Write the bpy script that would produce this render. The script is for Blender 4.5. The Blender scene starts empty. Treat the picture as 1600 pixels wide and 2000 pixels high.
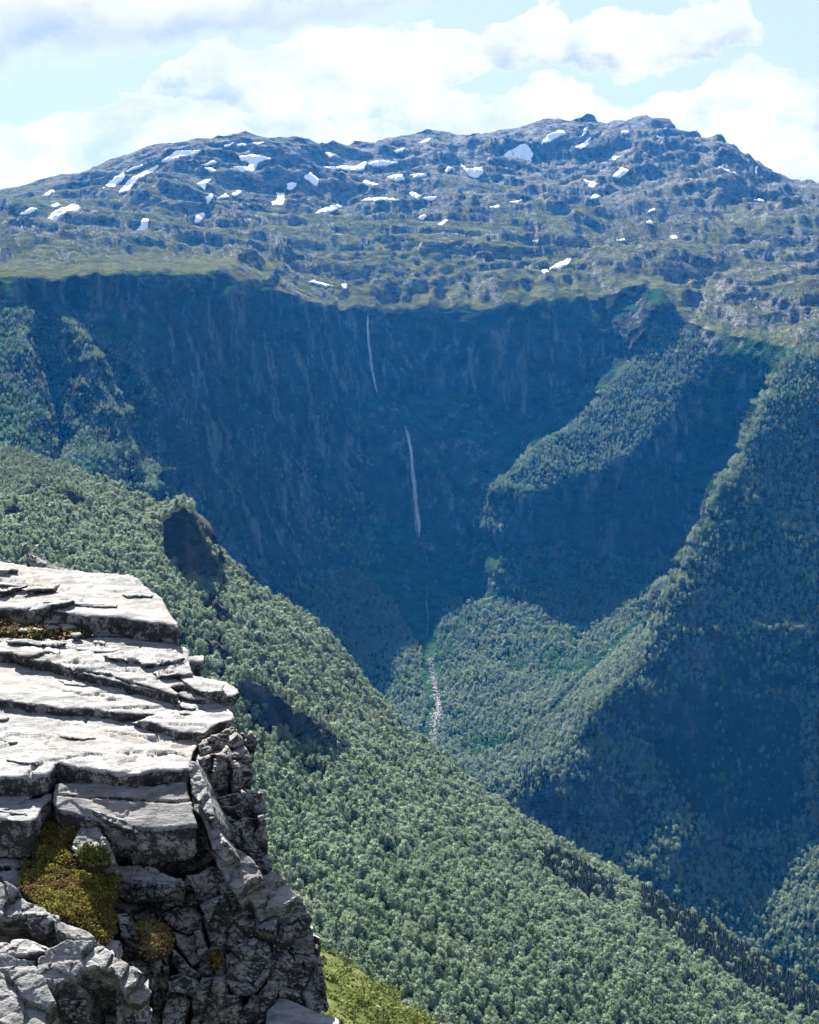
import bpy, math, random
import numpy as np
from mathutils import Vector
from mathutils.geometry import delaunay_2d_cdt

random.seed(7)
RNG = np.random.default_rng(11)
scene = bpy.context.scene
COL = scene.collection

# ------------------------------------------------------------------ camera
FPX = 3172.0                       # focal length in photograph pixels (1600 x 2000)
PITCH = math.radians(8.6)
cam_data = bpy.data.cameras.new('camera')
cam_data.sensor_fit = 'VERTICAL'
cam_data.sensor_height = 36.0
cam_data.lens = 36.0 * FPX / 2000.0
cam_data.clip_start = 0.1
cam_data.clip_end = 60000.0
cam = bpy.data.objects.new('camera', cam_data)
cam.location = (0, 0, 0)
cam.rotation_euler = (math.radians(90) - PITCH, 0, 0)
COL.objects.link(cam)
scene.camera = cam

# ------------------------------------------------------------------ sun, sky, exposure
SUN_EL = math.radians(41.0)
SUN_AZ = math.radians(-19.0)       # left of the viewing direction (+Y), in front of the camera
SUN_DIR = Vector((math.cos(SUN_EL) * math.sin(SUN_AZ), math.cos(SUN_EL) * math.cos(SUN_AZ), math.sin(SUN_EL)))
sun_data = bpy.data.lights.new('sun', 'SUN')
sun_data.energy = 5.0
sun_data.angle = math.radians(0.53)
sun_data.color = (1.0, 0.965, 0.91)
sun = bpy.data.objects.new('sun', sun_data)
sun.rotation_euler = (-SUN_DIR).to_track_quat('-Z', 'Y').to_euler()
sun.location = (0, 0, 800)
COL.objects.link(sun)

scene.view_settings.view_transform = 'Standard'
scene.view_settings.look = 'None'
scene.view_settings.gamma = 1.0
scene.view_settings.exposure = 2.3
scene.view_settings.use_curve_mapping = False
scene.cycles.max_bounces = 5
scene.cycles.diffuse_bounces = 2
scene.cycles.glossy_bounces = 1
scene.cycles.transmission_bounces = 3
scene.cycles.volume_bounces = 0
scene.cycles.transparent_max_bounces = 8
scene.cycles.use_denoising = True
scene.cycles.use_adaptive_sampling = True
scene.cycles.adaptive_threshold = 0.012


class NT:
    """small helper for writing node trees"""
    def __init__(self, tree):
        self.t = tree
        self.n = tree.nodes
        self.l = tree.links

    def new(self, kind, **props):
        nd = self.n.new(kind)
        for k, v in props.items():
            setattr(nd, k, v)
        return nd

    def put(self, sock, val):
        if isinstance(val, bpy.types.NodeSocket):
            self.l.new(val, sock)
        elif val is not None:
            if sock.type == 'RGBA' and len(val) == 3:
                val = (*val, 1.0)
            sock.default_value = val

    def math(self, op, a, b=None, c=None, clamp=False):
        nd = self.new('ShaderNodeMath', operation=op, use_clamp=clamp)
        self.put(nd.inputs[0], a)
        if b is not None:
            self.put(nd.inputs[1], b)
        if c is not None:
            self.put(nd.inputs[2], c)
        return nd.outputs[0]

    def vmath(self, op, a, b=None):
        nd = self.new('ShaderNodeVectorMath', operation=op)
        self.put(nd.inputs[0], a)
        if b is not None:
            self.put(nd.inputs[1], b)
        return nd.outputs['Value'] if op in ('DOT_PRODUCT', 'LENGTH') else nd.outputs[0]

    def mix(self, fac, a, b, blend='MIX'):
        nd = self.new('ShaderNodeMix', data_type='RGBA', blend_type=blend)
        self.put(nd.inputs[0], fac)
        self.put(nd.inputs[6], a)
        self.put(nd.inputs[7], b)
        return nd.outputs[2]

    def step(self, x, lo, hi, to0=0.0, to1=1.0):
        nd = self.new('ShaderNodeMapRange', interpolation_type='SMOOTHSTEP')
        self.put(nd.inputs[0], x)
        for i, v in ((1, lo), (2, hi), (3, to0), (4, to1)):
            self.put(nd.inputs[i], v)
        return nd.outputs[0]

    def noise(self, vec, scale, detail=4.0, rough=0.55, dist=0.0, lac=2.0, color=False):
        nd = self.new('ShaderNodeTexNoise')
        self.put(nd.inputs['Vector'], vec)
        nd.inputs['Scale'].default_value = scale
        nd.inputs['Detail'].default_value = detail
        nd.inputs['Roughness'].default_value = rough
        nd.inputs['Lacunarity'].default_value = lac
        nd.inputs['Distortion'].default_value = dist
        return nd.outputs['Color' if color else 'Fac']

    def voronoi(self, vec, scale, feature='F1', out='Distance'):
        nd = self.new('ShaderNodeTexVoronoi', feature=feature)
        self.put(nd.inputs['Vector'], vec)
        nd.inputs['Scale'].default_value = scale
        return nd.outputs[out]

    def mapping(self, vec, scale=(1, 1, 1), rot=(0, 0, 0), loc=(0, 0, 0)):
        nd = self.new('ShaderNodeMapping')
        self.put(nd.inputs[0], vec)
        nd.inputs['Location'].default_value = loc
        nd.inputs['Rotation'].default_value = rot
        nd.inputs['Scale'].default_value = scale
        return nd.outputs[0]

    def xyz(self, vec):
        nd = self.new('ShaderNodeSeparateXYZ')
        self.put(nd.inputs[0], vec)
        return nd.outputs

    def vec(self, x, y, z):
        nd = self.new('ShaderNodeCombineXYZ')
        for i, v in enumerate((x, y, z)):
            self.put(nd.inputs[i], v)
        return nd.outputs[0]

    def bump(self, h, strength, dist, normal=None):
        nd = self.new('ShaderNodeBump')
        nd.inputs['Strength'].default_value = strength
        nd.inputs['Distance'].default_value = dist
        self.put(nd.inputs['Height'], h)
        if normal is not None:
            self.put(nd.inputs['Normal'], normal)
        return nd.outputs[0]


# ------------------------------------------------------------------ world: sky with cumulus
world = bpy.data.worlds.new('World')
scene.world = world
world.use_nodes = True
W = NT(world.node_tree)
W.n.clear()
SKY_STRENGTH = 0.05
sky = W.new('ShaderNodeTexSky', sky_type='NISHITA')
sky.sun_disc = False
sky.sun_elevation = SUN_EL
sky.sun_rotation = SUN_AZ
sky.altitude = 1000.0
sky.air_density = 1.0
sky.dust_density = 0.4
geo = W.new('ShaderNodeNewGeometry')
dirv = W.vmath('SCALE', geo.outputs['Incoming'])
dirv.node.inputs['Scale'].default_value = -1.0
dx, dy, dz = W.xyz(dirv)[:3]
az = W.math('ARCTAN2', dx, dy)
el = W.math('ARCSINE', dz)
# cloud banks: outline heights (degrees of elevation) along the azimuth, mirrored and repeated round the horizon
D2R = math.pi / 180.0


def outline_curve(rows):
    """rows of (px, py): outline in photograph pixels -> (0..1 azimuth, 0..1 elevation) control points"""
    return [((px - 800.0) / 2000.0 + 0.5, (math.atan((1000.0 - py) / FPX) - PITCH) * FPX / 700.0) for px, py in rows]


def profile(fac, tops):
    nd = W.new('ShaderNodeFloatCurve')
    cv = nd.mapping.curves[0]
    pts = outline_curve(tops)
    cv.points[0].location = pts[0]
    cv.points[1].location = pts[-1]
    for p in pts[1:-1]:
        cv.points.new(*p)
    for p in cv.points:
        p.handle_type = 'VECTOR'
    nd.mapping.use_clip = False
    nd.mapping.extend = 'HORIZONTAL'
    nd.mapping.update()
    W.put(nd.inputs['Value'], fac)
    return nd.outputs[0]


pv0 = W.vec(az, W.math('MULTIPLY', el, 1.35), 0.37)
wn = W.noise(pv0, 15.0, 9.0, 0.64, color=True)
wr, wg, wb = W.xyz(wn)[:3]
# heights in units of 700 photograph rows, azimuth in units of 2000 columns
KE = FPX / 700.0
ue = W.math('MULTIPLY', el, KE)
ua = W.math('ADD', W.math('MULTIPLY', az, FPX / 2000.0), 0.5)
ua = W.math('PINGPONG', W.math('ADD', ua, W.math('MULTIPLY', W.math('SUBTRACT', wr, 0.5), 0.075)), 1.0)
ue2 = W.math('ADD', ue, W.math('MULTIPLY', W.math('SUBTRACT', wg, 0.5), 0.24))
t1 = profile(ua, [(-200, -60), (0, -60), (420, -60), (640, -40), (840, 0), (1000, 160), (1800, 160)])
b1 = profile(ua, [(-200, 178), (0, 160), (100, 138), (200, 116), (350, 98), (500, 80), (620, 66), (740, 30), (1000, 0), (1800, 0)])
t2 = profile(ua, [(-200, 260), (280, 215), (310, 150), (400, 100), (450, 76), (520, 92), (600, 55), (700, 42), (860, 48), (920, 62), (1000, 38), (1060, -5), (1105, 52), (1150, 18), (1240, 22), (1320, -4), (1425, 8), (1450, 70), (1500, 200), (1800, 260)])
b2 = profile(ua, [(-200, 200), (280, 190), (360, 215), (800, 225), (900, 152), (1200, 150), (1350, 128), (1440, 95), (1500, 90), (1800, 60)])
t3 = profile(ua, [(-200, 215), (0, 228), (60, 240), (140, 215), (180, 235), (230, 210), (320, 195), (700, 178), (880, 170), (960, 192), (1050, 158), (1130, 166), (1200, 206), (1270, 168), (1335, 178), (1370, 140), (1440, 118), (1510, 142), (1560, 165), (1620, 215), (1800, 200)])
m1 = W.math('MINIMUM', W.math('SUBTRACT', t1, ue2), W.math('SUBTRACT', ue2, b1))
m2 = W.math('MINIMUM', W.math('SUBTRACT', t2, ue2), W.math('SUBTRACT', ue2, b2))
m3 = W.math('SUBTRACT', t3, ue2)
k1 = W.step(m1, -0.025, 0.05)
k2 = W.step(m2, -0.003, 0.010)
k3 = W.step(m3, -0.004, 0.012)
cover = W.math('MAXIMUM', W.math('MAXIMUM', k1, k2), k3)
n2 = W.noise(W.vmath('ADD', pv0, W.vec(W.math('MULTIPLY', wb, 0.02), W.math('MULTIPLY', wr, 0.03), 0.0)), 26.0, 6.0, 0.62)
low2 = W.step(W.math('SUBTRACT', ue2, b2), 0.11, 0.0)
low3 = W.step(W.math('SUBTRACT', t3, ue2), 0.03, 0.14)
sh2 = W.math('MULTIPLY', W.math('ADD', W.math('MULTIPLY', low2, 0.65), 0.30), W.step(n2, 0.40, 0.70))
sh3 = W.math('MULTIPLY', W.math('ADD', W.math('MULTIPLY', low3, 0.20), 0.55), W.step(n2, 0.40, 0.72))
sh1 = W.math('ADD', W.math('MULTIPLY', W.step(W.math('SUBTRACT', ue2, b1), 0.16, 0.0), 0.75), W.math('MULTIPLY', W.step(n2, 0.4, 0.65), 0.35), clamp=True)
shade = W.math('MAXIMUM', W.math('MULTIPLY', sh1, k1), W.math('MAXIMUM', W.math('MULTIPLY', sh2, k2), W.math('MULTIPLY', sh3, k3)))
CW = 4.1
ccol = W.mix(W.math('MULTIPLY', shade, 0.95), (CW * 1.0, CW * 1.0, CW * 1.0), (CW * 0.46, CW * 0.56, CW * 0.72))
pale = W.math('MULTIPLY', W.math('POWER', 2.718, W.math('MULTIPLY', W.math('ABSOLUTE', el), -0.8)), 0.97)   # whitish air low over the horizon
skyc = W.mix(pale, sky.outputs[0], (2.45, 2.80, 3.6))
final = W.mix(cover, skyc, ccol)
bg = W.new('ShaderNodeBackground')
W.put(bg.inputs[0], final)
bg.inputs[1].default_value = SKY_STRENGTH
wo = W.new('ShaderNodeOutputWorld')
W.l.new(bg.outputs[0], wo.inputs[0])
world.cycles.sampling_method = 'MANUAL'
world.cycles.sample_map_resolution = 256


# ------------------------------------------------------------------ numeric helpers
def ray_slopes(px, py):
    u = (np.asarray(px, float) - 800.0) / FPX
    v = (1000.0 - np.asarray(py, float)) / FPX
    fy = math.cos(PITCH) + v * math.sin(PITCH)
    fz = -math.sin(PITCH) + v * math.cos(PITCH)
    return u / fy, fz / fy


def at(px, py, Y):
    sx, sz = ray_slopes(px, py)
    Y = np.asarray(Y, float)
    return np.stack([sx * Y, Y + 0 * sx, sz * Y], axis=-1)


_perm = RNG.permutation(256)
_perm = np.concatenate([_perm, _perm, _perm]).astype(np.int32)
_grad = RNG.normal(size=(256, 3))
_grad /= np.linalg.norm(_grad, axis=1)[:, None]
_gx, _gy, _gz = (np.ascontiguousarray(_grad[:, k]).astype(np.float32) for k in range(3))


def perlin(p):
    p = np.asarray(p)
    fl = np.floor(p)
    pf = (p - fl).astype(np.float32)
    pi = fl.astype(np.int32) & 255
    w = pf * pf * pf * (pf * (pf * 6 - 15) + 10)
    res = 0
    for cx in (0, 1):
        wx = w[..., 0] if cx else 1 - w[..., 0]
        hx = _perm[pi[..., 0] + cx]
        for cy in (0, 1):
            wy = w[..., 1] if cy else 1 - w[..., 1]
            hxy = _perm[hx + pi[..., 1] + cy]
            for cz in (0, 1):
                wz = w[..., 2] if cz else 1 - w[..., 2]
                g = _perm[hxy + pi[..., 2] + cz]
                dd = _gx[g] * (pf[..., 0] - cx) + _gy[g] * (pf[..., 1] - cy) + _gz[g] * (pf[..., 2] - cz)
                res = res + wx * wy * wz * dd
    return res * 1.6


def fbm(p, octaves, gain=0.5, lac=2.03, ridged=False):
    s, a, n = 0.0, 1.0, 0.0
    q = np.array(p, float)
    for o in range(octaves):
        v = perlin(q)
        if ridged:
            v = 1.0 - 2.0 * np.abs(v)
        s = s + a * v
        n += a
        a *= gain
        q = q * lac + 17.3
    return s / n


def smooth(x, lo, hi):
    t = np.clip((x - lo) / (hi - lo), 0, 1)
    return t * t * (3 - 2 * t)


def blur(a, r):
    k = np.exp(-0.5 * (np.arange(-3 * r, 3 * r + 1) / r) ** 2)
    k /= k.sum()
    for ax in (0, 1):
        pad = [(0, 0)] * a.ndim
        pad[ax] = (3 * r, 3 * r)
        b = np.pad(a, pad, mode='edge')
        a = sum(k[i] * np.take(b, np.arange(i, i + a.shape[ax]), axis=ax) for i in range(len(k)))
    return a


def mesh_from(name, verts, faces, smooth_shade=True):
    verts = np.asarray(verts, np.float32)
    me = bpy.data.meshes.new(name)
    if isinstance(faces, np.ndarray):
        nf, k = faces.shape
        me.vertices.add(len(verts))
        me.vertices.foreach_set('co', verts.ravel())
        me.loops.add(nf * k)
        me.loops.foreach_set('vertex_index', faces.ravel().astype(np.int32))
        me.polygons.add(nf)
        me.polygons.foreach_set('loop_start', np.arange(0, nf * k, k, dtype=np.int32))
        me.polygons.foreach_set('loop_total', np.full(nf, k, np.int32))
        me.polygons.foreach_set('use_smooth', np.full(nf, smooth_shade))
        me.update(calc_edges=True)
        me.validate()
    else:
        me.from_pydata([tuple(v) for v in verts.tolist()], [], faces)
        for p in me.polygons:
            p.use_smooth = smooth_shade
        me.update()
    return me


def link(name, me, mat=None, parent=None, **props):
    o = bpy.data.objects.new(name, me)
    COL.objects.link(o)
    if mat is not None and me is not None and not me.materials:
        me.materials.append(mat)
    if parent is not None:
        o.parent = parent
    for k, v in props.items():
        o[k] = v
    return o


def float_attr(me, name, values):
    a = me.attributes.new(name, 'FLOAT', 'POINT')
    a.data.foreach_set('value', np.asarray(values, np.float32).ravel())


class Relief:
    """Surface through surveyed points (px, py, forward distance): flat facets between them."""
    def __init__(self, lines, pts, x0, x1, y0, y1, step=2.0, soft=2):
        co, edges = [], []
        for ln in lines:
            for i, p in enumerate(ln):
                co.append(p)
                if i:
                    edges.append((len(co) - 2, len(co) - 1))
        co += list(pts)
        co = np.array(co, float)
        v2, _e, tris, orig, _o2, _o3 = delaunay_2d_cdt([Vector((c[0], c[1])) for c in co], edges, [], 0, 0.01)
        inv = np.zeros(len(v2))
        for i, og in enumerate(orig):
            if og:
                inv[i] = np.mean([1.0 / co[j, 2] for j in og])
            else:
                d = np.hypot(co[:, 0] - v2[i].x, co[:, 1] - v2[i].y)
                k = np.argsort(d)[:2]
                inv[i] = np.average(1.0 / co[k, 2], weights=1 / (d[k] + 1e-3))
        self.x0, self.y0, self.step = x0, y0, step
        nx, ny = int((x1 - x0) / step) + 1, int((y1 - y0) / step) + 1
        m = np.full((ny, nx), np.nan)
        for t in tris:
            a, b, c = (v2[i] for i in t)
            xa, xb = min(a.x, b.x, c.x), max(a.x, b.x, c.x)
            ya, yb = min(a.y, b.y, c.y), max(a.y, b.y, c.y)
            i0, i1 = max(0, math.floor((xa - x0) / step)), min(nx - 1, math.ceil((xb - x0) / step))
            j0, j1 = max(0, math.floor((ya - y0) / step)), min(ny - 1, math.ceil((yb - y0) / step))
            if i1 < i0 or j1 < j0:
                continue
            X, Yg = np.meshgrid(x0 + step * np.arange(i0, i1 + 1), y0 + step * np.arange(j0, j1 + 1))
            det = (b.y - c.y) * (a.x - c.x) + (c.x - b.x) * (a.y - c.y)
            if abs(det) < 1e-9:
                continue
            l1 = ((b.y - c.y) * (X - c.x) + (c.x - b.x) * (Yg - c.y)) / det
            l2 = ((c.y - a.y) * (X - c.x) + (a.x - c.x) * (Yg - c.y)) / det
            l3 = 1 - l1 - l2
            ok = (l1 > -1e-4) & (l2 > -1e-4) & (l3 > -1e-4)
            sub = m[j0:j1 + 1, i0:i1 + 1]
            sub[ok] = (l1 * inv[t[0]] + l2 * inv[t[1]] + l3 * inv[t[2]])[ok]
        # fill outside the hull from the nearest column value
        for _ in range(2):
            for row in m:
                bad = np.isnan(row)
                if bad.any() and not bad.all():
                    row[bad] = np.interp(np.flatnonzero(bad), np.flatnonzero(~bad), row[~bad])
            m = m.T.copy() if _ == 0 else m
        m = m.T.copy()
        self.m = blur(m, soft)

    def inv(self, px, py):
        fx = np.clip((px - self.x0) / self.step, 0, self.m.shape[1] - 1.001)
        fy = np.clip((py - self.y0) / self.step, 0, self.m.shape[0] - 1.001)
        i, j = fx.astype(int), fy.astype(int)
        a, b = fx - i, fy - j
        m = self.m
        return (m[j, i] * (1 - a) * (1 - b) + m[j, i + 1] * a * (1 - b) + m[j + 1, i] * (1 - a) * b + m[j + 1, i + 1] * a * b)


def grid_normals(P):
    du = np.gradient(P, axis=1)
    dv = np.gradient(P, axis=0)
    n = np.cross(dv, du)
    n /= np.linalg.norm(n, axis=-1)[..., None] + 1e-9
    n *= np.sign(-np.einsum('ijk,ijk->ij', n, P))[..., None]     # towards the camera side
    return n


def grid_faces(ny, nx):
    i = np.arange((ny - 1) * (nx - 1))
    r, c = i // (nx - 1), i % (nx - 1)
    a = r * nx + c
    return np.stack([a, a + nx, a + nx + 1, a + 1], axis=1)
# ------------------------------------------------------------------ the far massif, gorge and valley
SKYLINE = [(-260, 430, 3500), (-100, 395, 3550), (0, 372, 3600), (60, 357, 3620), (130, 343, 3640), (200, 325, 3660), (260, 305, 3680),
           (330, 285, 3700), (400, 277, 3720), (480, 266, 3740), (520, 270, 3760), (590, 277, 3840), (640, 290, 3920),
           (700, 283, 4050), (760, 272, 4200), (830, 263, 4350), (900, 268, 4500), (950, 258, 4520), (1000, 252, 4540),
           (1060, 240, 4560), (1115, 243, 4570), (1148, 230, 4570), (1180, 243, 4550), (1220, 242, 4500), (1260, 237, 4450),
           (1300, 243, 4350), (1345, 268, 4200), (1400, 275, 4050), (1450, 300, 3980), (1500, 330, 3920), (1550, 362, 3860),
           (1600, 370, 3800), (1700, 425, 3600), (1860, 490, 3400)]
RIM = [(-260, 560, 1720), (-100, 545, 1780), (0, 536, 1850), (100, 545, 1900), (200, 536, 1980), (300, 527, 2080), (380, 525, 2150),
       (450, 540, 2250), (520, 560, 2350), (600, 580, 2450), (680, 600, 2560), (720, 606, 2600), (800, 605, 2640), (880, 602, 2660),
       (930, 602, 2640), (1000, 595, 2620), (1100, 582, 2640), (1200, 570, 2660), (1270, 560, 2650), (1290, 558, 2640),
       (1310, 585, 2610), (1330, 622, 2560), (1400, 645, 2450), (1480, 660, 2350), (1556, 682, 2210)]
# the rim is notched and broken, not a clean curve
_rr = np.random.default_rng(4)
_rim = []
for (xa, ya, da), (xb, yb, db) in zip(RIM[:-1], RIM[1:]):
    n_ = max(1, int((xb - xa) / 16))
    for k_ in range(n_):
        t_ = k_ / n_
        jit = 1.0 if 0 < xa and xb < 1290 else 0.3
        _rim.append((xa + (xb - xa) * t_ + _rr.uniform(-3, 3) * (k_ > 0), ya + (yb - ya) * t_ + jit * _rr.normal() * 4.0, da + (db - da) * t_ + jit * _rr.normal() * 16.0))
RIM = _rim + [RIM[-1]]
FAR_LINES = [
    SKYLINE, RIM,
    [(-260, 500, 2800), (0, 455, 2850), (300, 440, 3000), (600, 430, 3250), (900, 410, 3450), (1200, 400, 3500), (1400, 400, 3400),
     (1600, 440, 3200), (1860, 560, 2900)],
    [(-260, 535, 2300), (0, 512, 2350), (200, 510, 2450), (350, 505, 2600), (600, 492, 2850), (900, 485, 2980), (1100, 500, 2950),
     (1270, 500, 2850), (1400, 500, 2900), (1600, 560, 2650), (1860, 660, 2450)],
    # foot of the headwall, the talus below it
    [(735, 768, 2566), (800, 770, 2592), (900, 758, 2602), (1000, 738, 2592), (1100, 700, 2594), (1200, 645, 2602), (1290, 585, 2560)],
    [(790, 832, 2500), (850, 848, 2515), (950, 868, 2490), (1002, 905, 2440)],
    # crest of the central buttress, its nose and the lit talus cone
    [(1330, 622, 2560), (1250, 690, 2525), (1180, 770, 2455), (1100, 848, 2395), (1040, 885, 2355), (1015, 915, 2335), (990, 960, 2325),
     (975, 1060, 2285), (958, 1175, 2180), (905, 1265, 2035), (885, 1320, 1930)],
    # wooded shoulder just right of that crest
    [(1385, 690, 2450), (1330, 770, 2405), (1262, 850, 2350), (1172, 915, 2308), (1092, 950, 2284), (1036, 966, 2284)],
    # foot of the buttress face
    [(1015, 1010, 2285), (1100, 1060, 2285), (1200, 1090, 2295), (1300, 1100, 2270), (1340, 1090, 2200)],
    # stony chute between buttress and right-hand spur
    [(1285, 1190, 2080), (1220, 1250, 2010), (1160, 1310, 1915), (1080, 1400, 1770)],
    # crest of the right-hand spur and what lies just behind it
    [(1556, 690, 2150), (1500, 790, 2075), (1466, 880, 2015), (1425, 940, 1960), (1410, 1010, 1915), (1345, 1120, 1845), (1292, 1220, 1775),
     (1205, 1340, 1680), (1105, 1460, 1590), (1012, 1560, 1505)],
    [(1546, 700, 2220), (1486, 792, 2330), (1452, 882, 2310), (1411, 942, 2270), (1396, 1012, 2220), (1331, 1120, 2100), (1281, 1220, 1840)],
    # stream through the gorge
    [(720, 615, 2600), (735, 768, 2560), (790, 832, 2460), (800, 930, 2420), (815, 1050, 2370), (835, 1160, 2240), (830, 1280, 1985), (852, 1380, 1800), (838, 1470, 1650)],
    # ribs and gullies of the left-hand wall
    [(20, 600, 1800), (60, 700, 1690), (85, 800, 1620), (100, 890, 1560), (110, 960, 1530)],
    [(70, 600, 1880), (75, 700, 1835), (97, 790, 1780), (114, 880, 1720)],
    [(118, 600, 1880), (180, 700, 1760), (220, 790, 1700), (250, 860, 1660), (290, 960, 1610)],
    [(142, 600, 1975), (192, 700, 1910), (236, 790, 1870), (268, 870, 1835)],
    [(200, 600, 1985), (270, 720, 1900), (300, 800, 1850), (320, 900, 1810)],
    # bottom of the sheet, hidden behind the near hillside
    [(-260, 1960, 1250), (300, 1960, 1300), (700, 1960, 1330), (1000, 1960, 1380), (1500, 1960, 1480), (1860, 1960, 1400)],
]
FAR_PTS = [
    (0, 700, 1700), (-120, 700, 1650), (-260, 800, 1560), (-100, 900, 1490), (0, 880, 1530), (140, 720, 1790), (150, 850, 1690), (340, 620, 2080), (-260, 1100, 1500),
    (340, 700, 2045), (400, 800, 2080), (400, 1000, 2000), (450, 1150, 1980), (500, 700, 2270), (560, 850, 2310), (600, 1000, 2270), (600, 1180, 2130),
    (660, 720, 2480), (690, 850, 2450), (720, 1000, 2390), (700, 1100, 2250), (760, 900, 2440), (770, 1030, 2390), (770, 1160, 2200),
    (745, 1230, 2030), (780, 1330, 1880), (700, 1260, 2000), (800, 1420, 1760), (400, 1400, 1800), (0, 1200, 1600), (700, 1500, 1650),
    (850, 700, 2622), (1000, 670, 2600), (1100, 640, 2618), (830, 900, 2420), (850, 1000, 2400), (900, 950, 2440), (930, 1060, 2390), (890, 1130, 2330), (975, 950, 2400), (955, 1050, 2350),
    (880, 1200, 2140), (865, 1290, 1985), (870, 1350, 1860), (1180, 620, 2630),
    (1000, 800, 2585), (1085, 770, 2575), (1200, 680, 2600), (1150, 730, 2585), (1030, 840, 2540), (1090, 830, 2500), (1160, 765, 2540), (1230, 690, 2570),
    (1400, 740, 2425), (1480, 740, 2335), (1400, 880, 2395), (1340, 850, 2385), (1300, 950, 2335), (1185, 975, 2296), (1200, 1020, 2298),
    (1060, 1005, 2282), (1380, 780, 2415), (1430, 880, 2370), (1360, 1000, 2330),
    (1030, 1180, 2190), (1100, 1200, 2180), (1200, 1170, 2190), (990, 1300, 1980), (1080, 1300, 1965), (930, 1400, 1790), (1000, 1420, 1750), (930, 1480, 1650),
    (960, 1320, 1900), (1150, 1260, 2060),
    (1600, 700, 2130), (1600, 760, 2075), (1600, 850, 2030), (1600, 1000, 1945), (1600, 1130, 1870), (1500, 1000, 1950), (1480, 1120, 1868), (1400, 1130, 1848),
    (1400, 1230, 1795), (1500, 1225, 1805), (1600, 1240, 1810), (1400, 1330, 1760), (1500, 1340, 1768), (1600, 1350, 1765),
    (1300, 1350, 1715), (1350, 1450, 1720), (1245, 1450, 1665), (1280, 1600, 1580), (1450, 1500, 1695), (1330, 1520, 1660), (1420, 1650, 1605), (1550, 1600, 1645), (1600, 1500, 1690),
    (1330, 1600, 1578), (1150, 1500, 1580), (1080, 1560, 1520), (1150, 1620, 1530), (1250, 1700, 1490), (1350, 1780, 1490), (1500, 1780, 1520), (1520, 1880, 1460), (1565, 1850, 1440), (1600, 1800, 1450), (1600, 1920, 1400),
    (1860, 760, 2100), (1860, 1000, 1930), (1860, 1300, 1740), (1860, 1600, 1600), (1860, 1850, 1450),
]
far_relief = Relief(FAR_LINES, FAR_PTS, -260, 1860, 220, 1970, 2.0, 2)

NX, NY = 850, 720
gx = np.linspace(-258, 1858, NX)
sk = np.array(SKYLINE)
ysky = np.interp(gx, sk[:, 0], sk[:, 1])
ybot = np.interp(gx, [-260, 300, 700, 900, 1200, 1500, 1860], [1150, 1300, 1560, 1640, 1800, 1950, 1960])
ss = np.linspace(0, 1, NY) ** 1.15
GX = np.repeat(gx[None, :], NY, 0)
GY = ysky[None, :] + 1.0 + ss[:, None] * (ybot - ysky)[None, :]
wq = np.stack([GX, GY, 0 * GX], -1)
wx_ = 10 * fbm(wq / 70.0, 3) + 6 * fbm(wq / 22.0 + 40, 3)
wy_ = 10 * fbm(wq / 70.0 + 90, 3) + 6 * fbm(wq / 22.0 + 70, 3)
wfade = smooth(GY - ysky[None, :], 4, 40)
far_Y = 1.0 / far_relief.inv(GX + wx_ * wfade, GY + wy_ * wfade)
FP = at(GX, GY, far_Y)
base = blur(FP, 4)
FN = grid_normals(base)
rim = np.array(RIM)
# how far a point lies above the rim line, in photograph rows: plateau (positive) or wall (negative)
rim_y = np.interp(GX, rim[:, 0], rim[:, 1], right=700)
plateau = smooth(rim_y - GY, -6, 40)
steep = smooth(1 - FN[..., 2], 0.30, 0.50) * (1 - plateau)
gentle = 1 - steep
high = smooth(FP[..., 2], 60, 260)
right_rock = smooth(GX, 1000, 1350)
# hummocks and ledges on the plateau
Q = FP / 1000.0
ca_, sa_ = math.cos(0.42), math.sin(0.42)
QD = np.stack([(Q[..., 0] * ca_ + Q[..., 1] * sa_) * 1.15, (-Q[..., 0] * sa_ + Q[..., 1] * ca_) * 3.0, Q[..., 2] * 2.0], -1)
h1 = fbm(QD * 1.5 + 3.1, 6, 0.48, ridged=True) - 0.35
h2 = fbm(QD * 5.5 + 9.7, 5, 0.52)
h3 = fbm(QD * 16 + 1.3, 4, 0.55, ridged=True) - 0.3
edge_fade = smooth(GY - ysky[None, :], 0, 60) * 0.55 + 0.45
lift = plateau * edge_fade * (72 * h1 + 22 * h2 + 9 * h3) * (0.6 + 0.4 * high + 0.3 * right_rock * high)
lift = lift * (0.25 + 0.75 * smooth(rim_y - GY, 4, 50))
FP[..., 2] += lift
# broken ledges that wander over the plateau, steep on the side towards the valley
for ledge_h, freq, amp, sharp in ((32.0, 2.2, 2.4, 0.26), (13.0, 5.0, 2.0, 0.36)):
    tz = FP[..., 2] / ledge_h + amp * fbm(QD * freq * 0.6 + ledge_h, 4) + FP[..., 0] / 300.0
    fr = tz - np.floor(tz)
    where = smooth(fbm(Q * freq * 1.7 + 5, 3), -0.15, 0.30) * smooth(rim_y - GY, 3, 40)
    FP[..., 2] += plateau * edge_fade * 0.9 * ledge_h * (smooth(fr, 0.5 - sharp, 0.5 + sharp) - fr) * where
# columns, chimneys and broken ledges on the walls
horiz = FN * (1, 1, 0.25)
c1 = fbm(Q * (9, 9, 3.0) + 2.0, 4, 0.5, ridged=True) - 0.3
c2 = fbm(Q * (34, 34, 8) + 6.0, 4, 0.55, ridged=True) - 0.3
c3 = fbm(Q * (16, 16, 60) + 1.0, 3)
c0 = fbm(Q * (4.0, 4.0, 2.2) + 8.0, 3, 0.5)
FP += (steep * smooth(GY - rim_y, -2, 45) * (30 * c0 + 20 * c1 + 7 * c2 + 4.5 * c3))[..., None] * horiz
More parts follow.
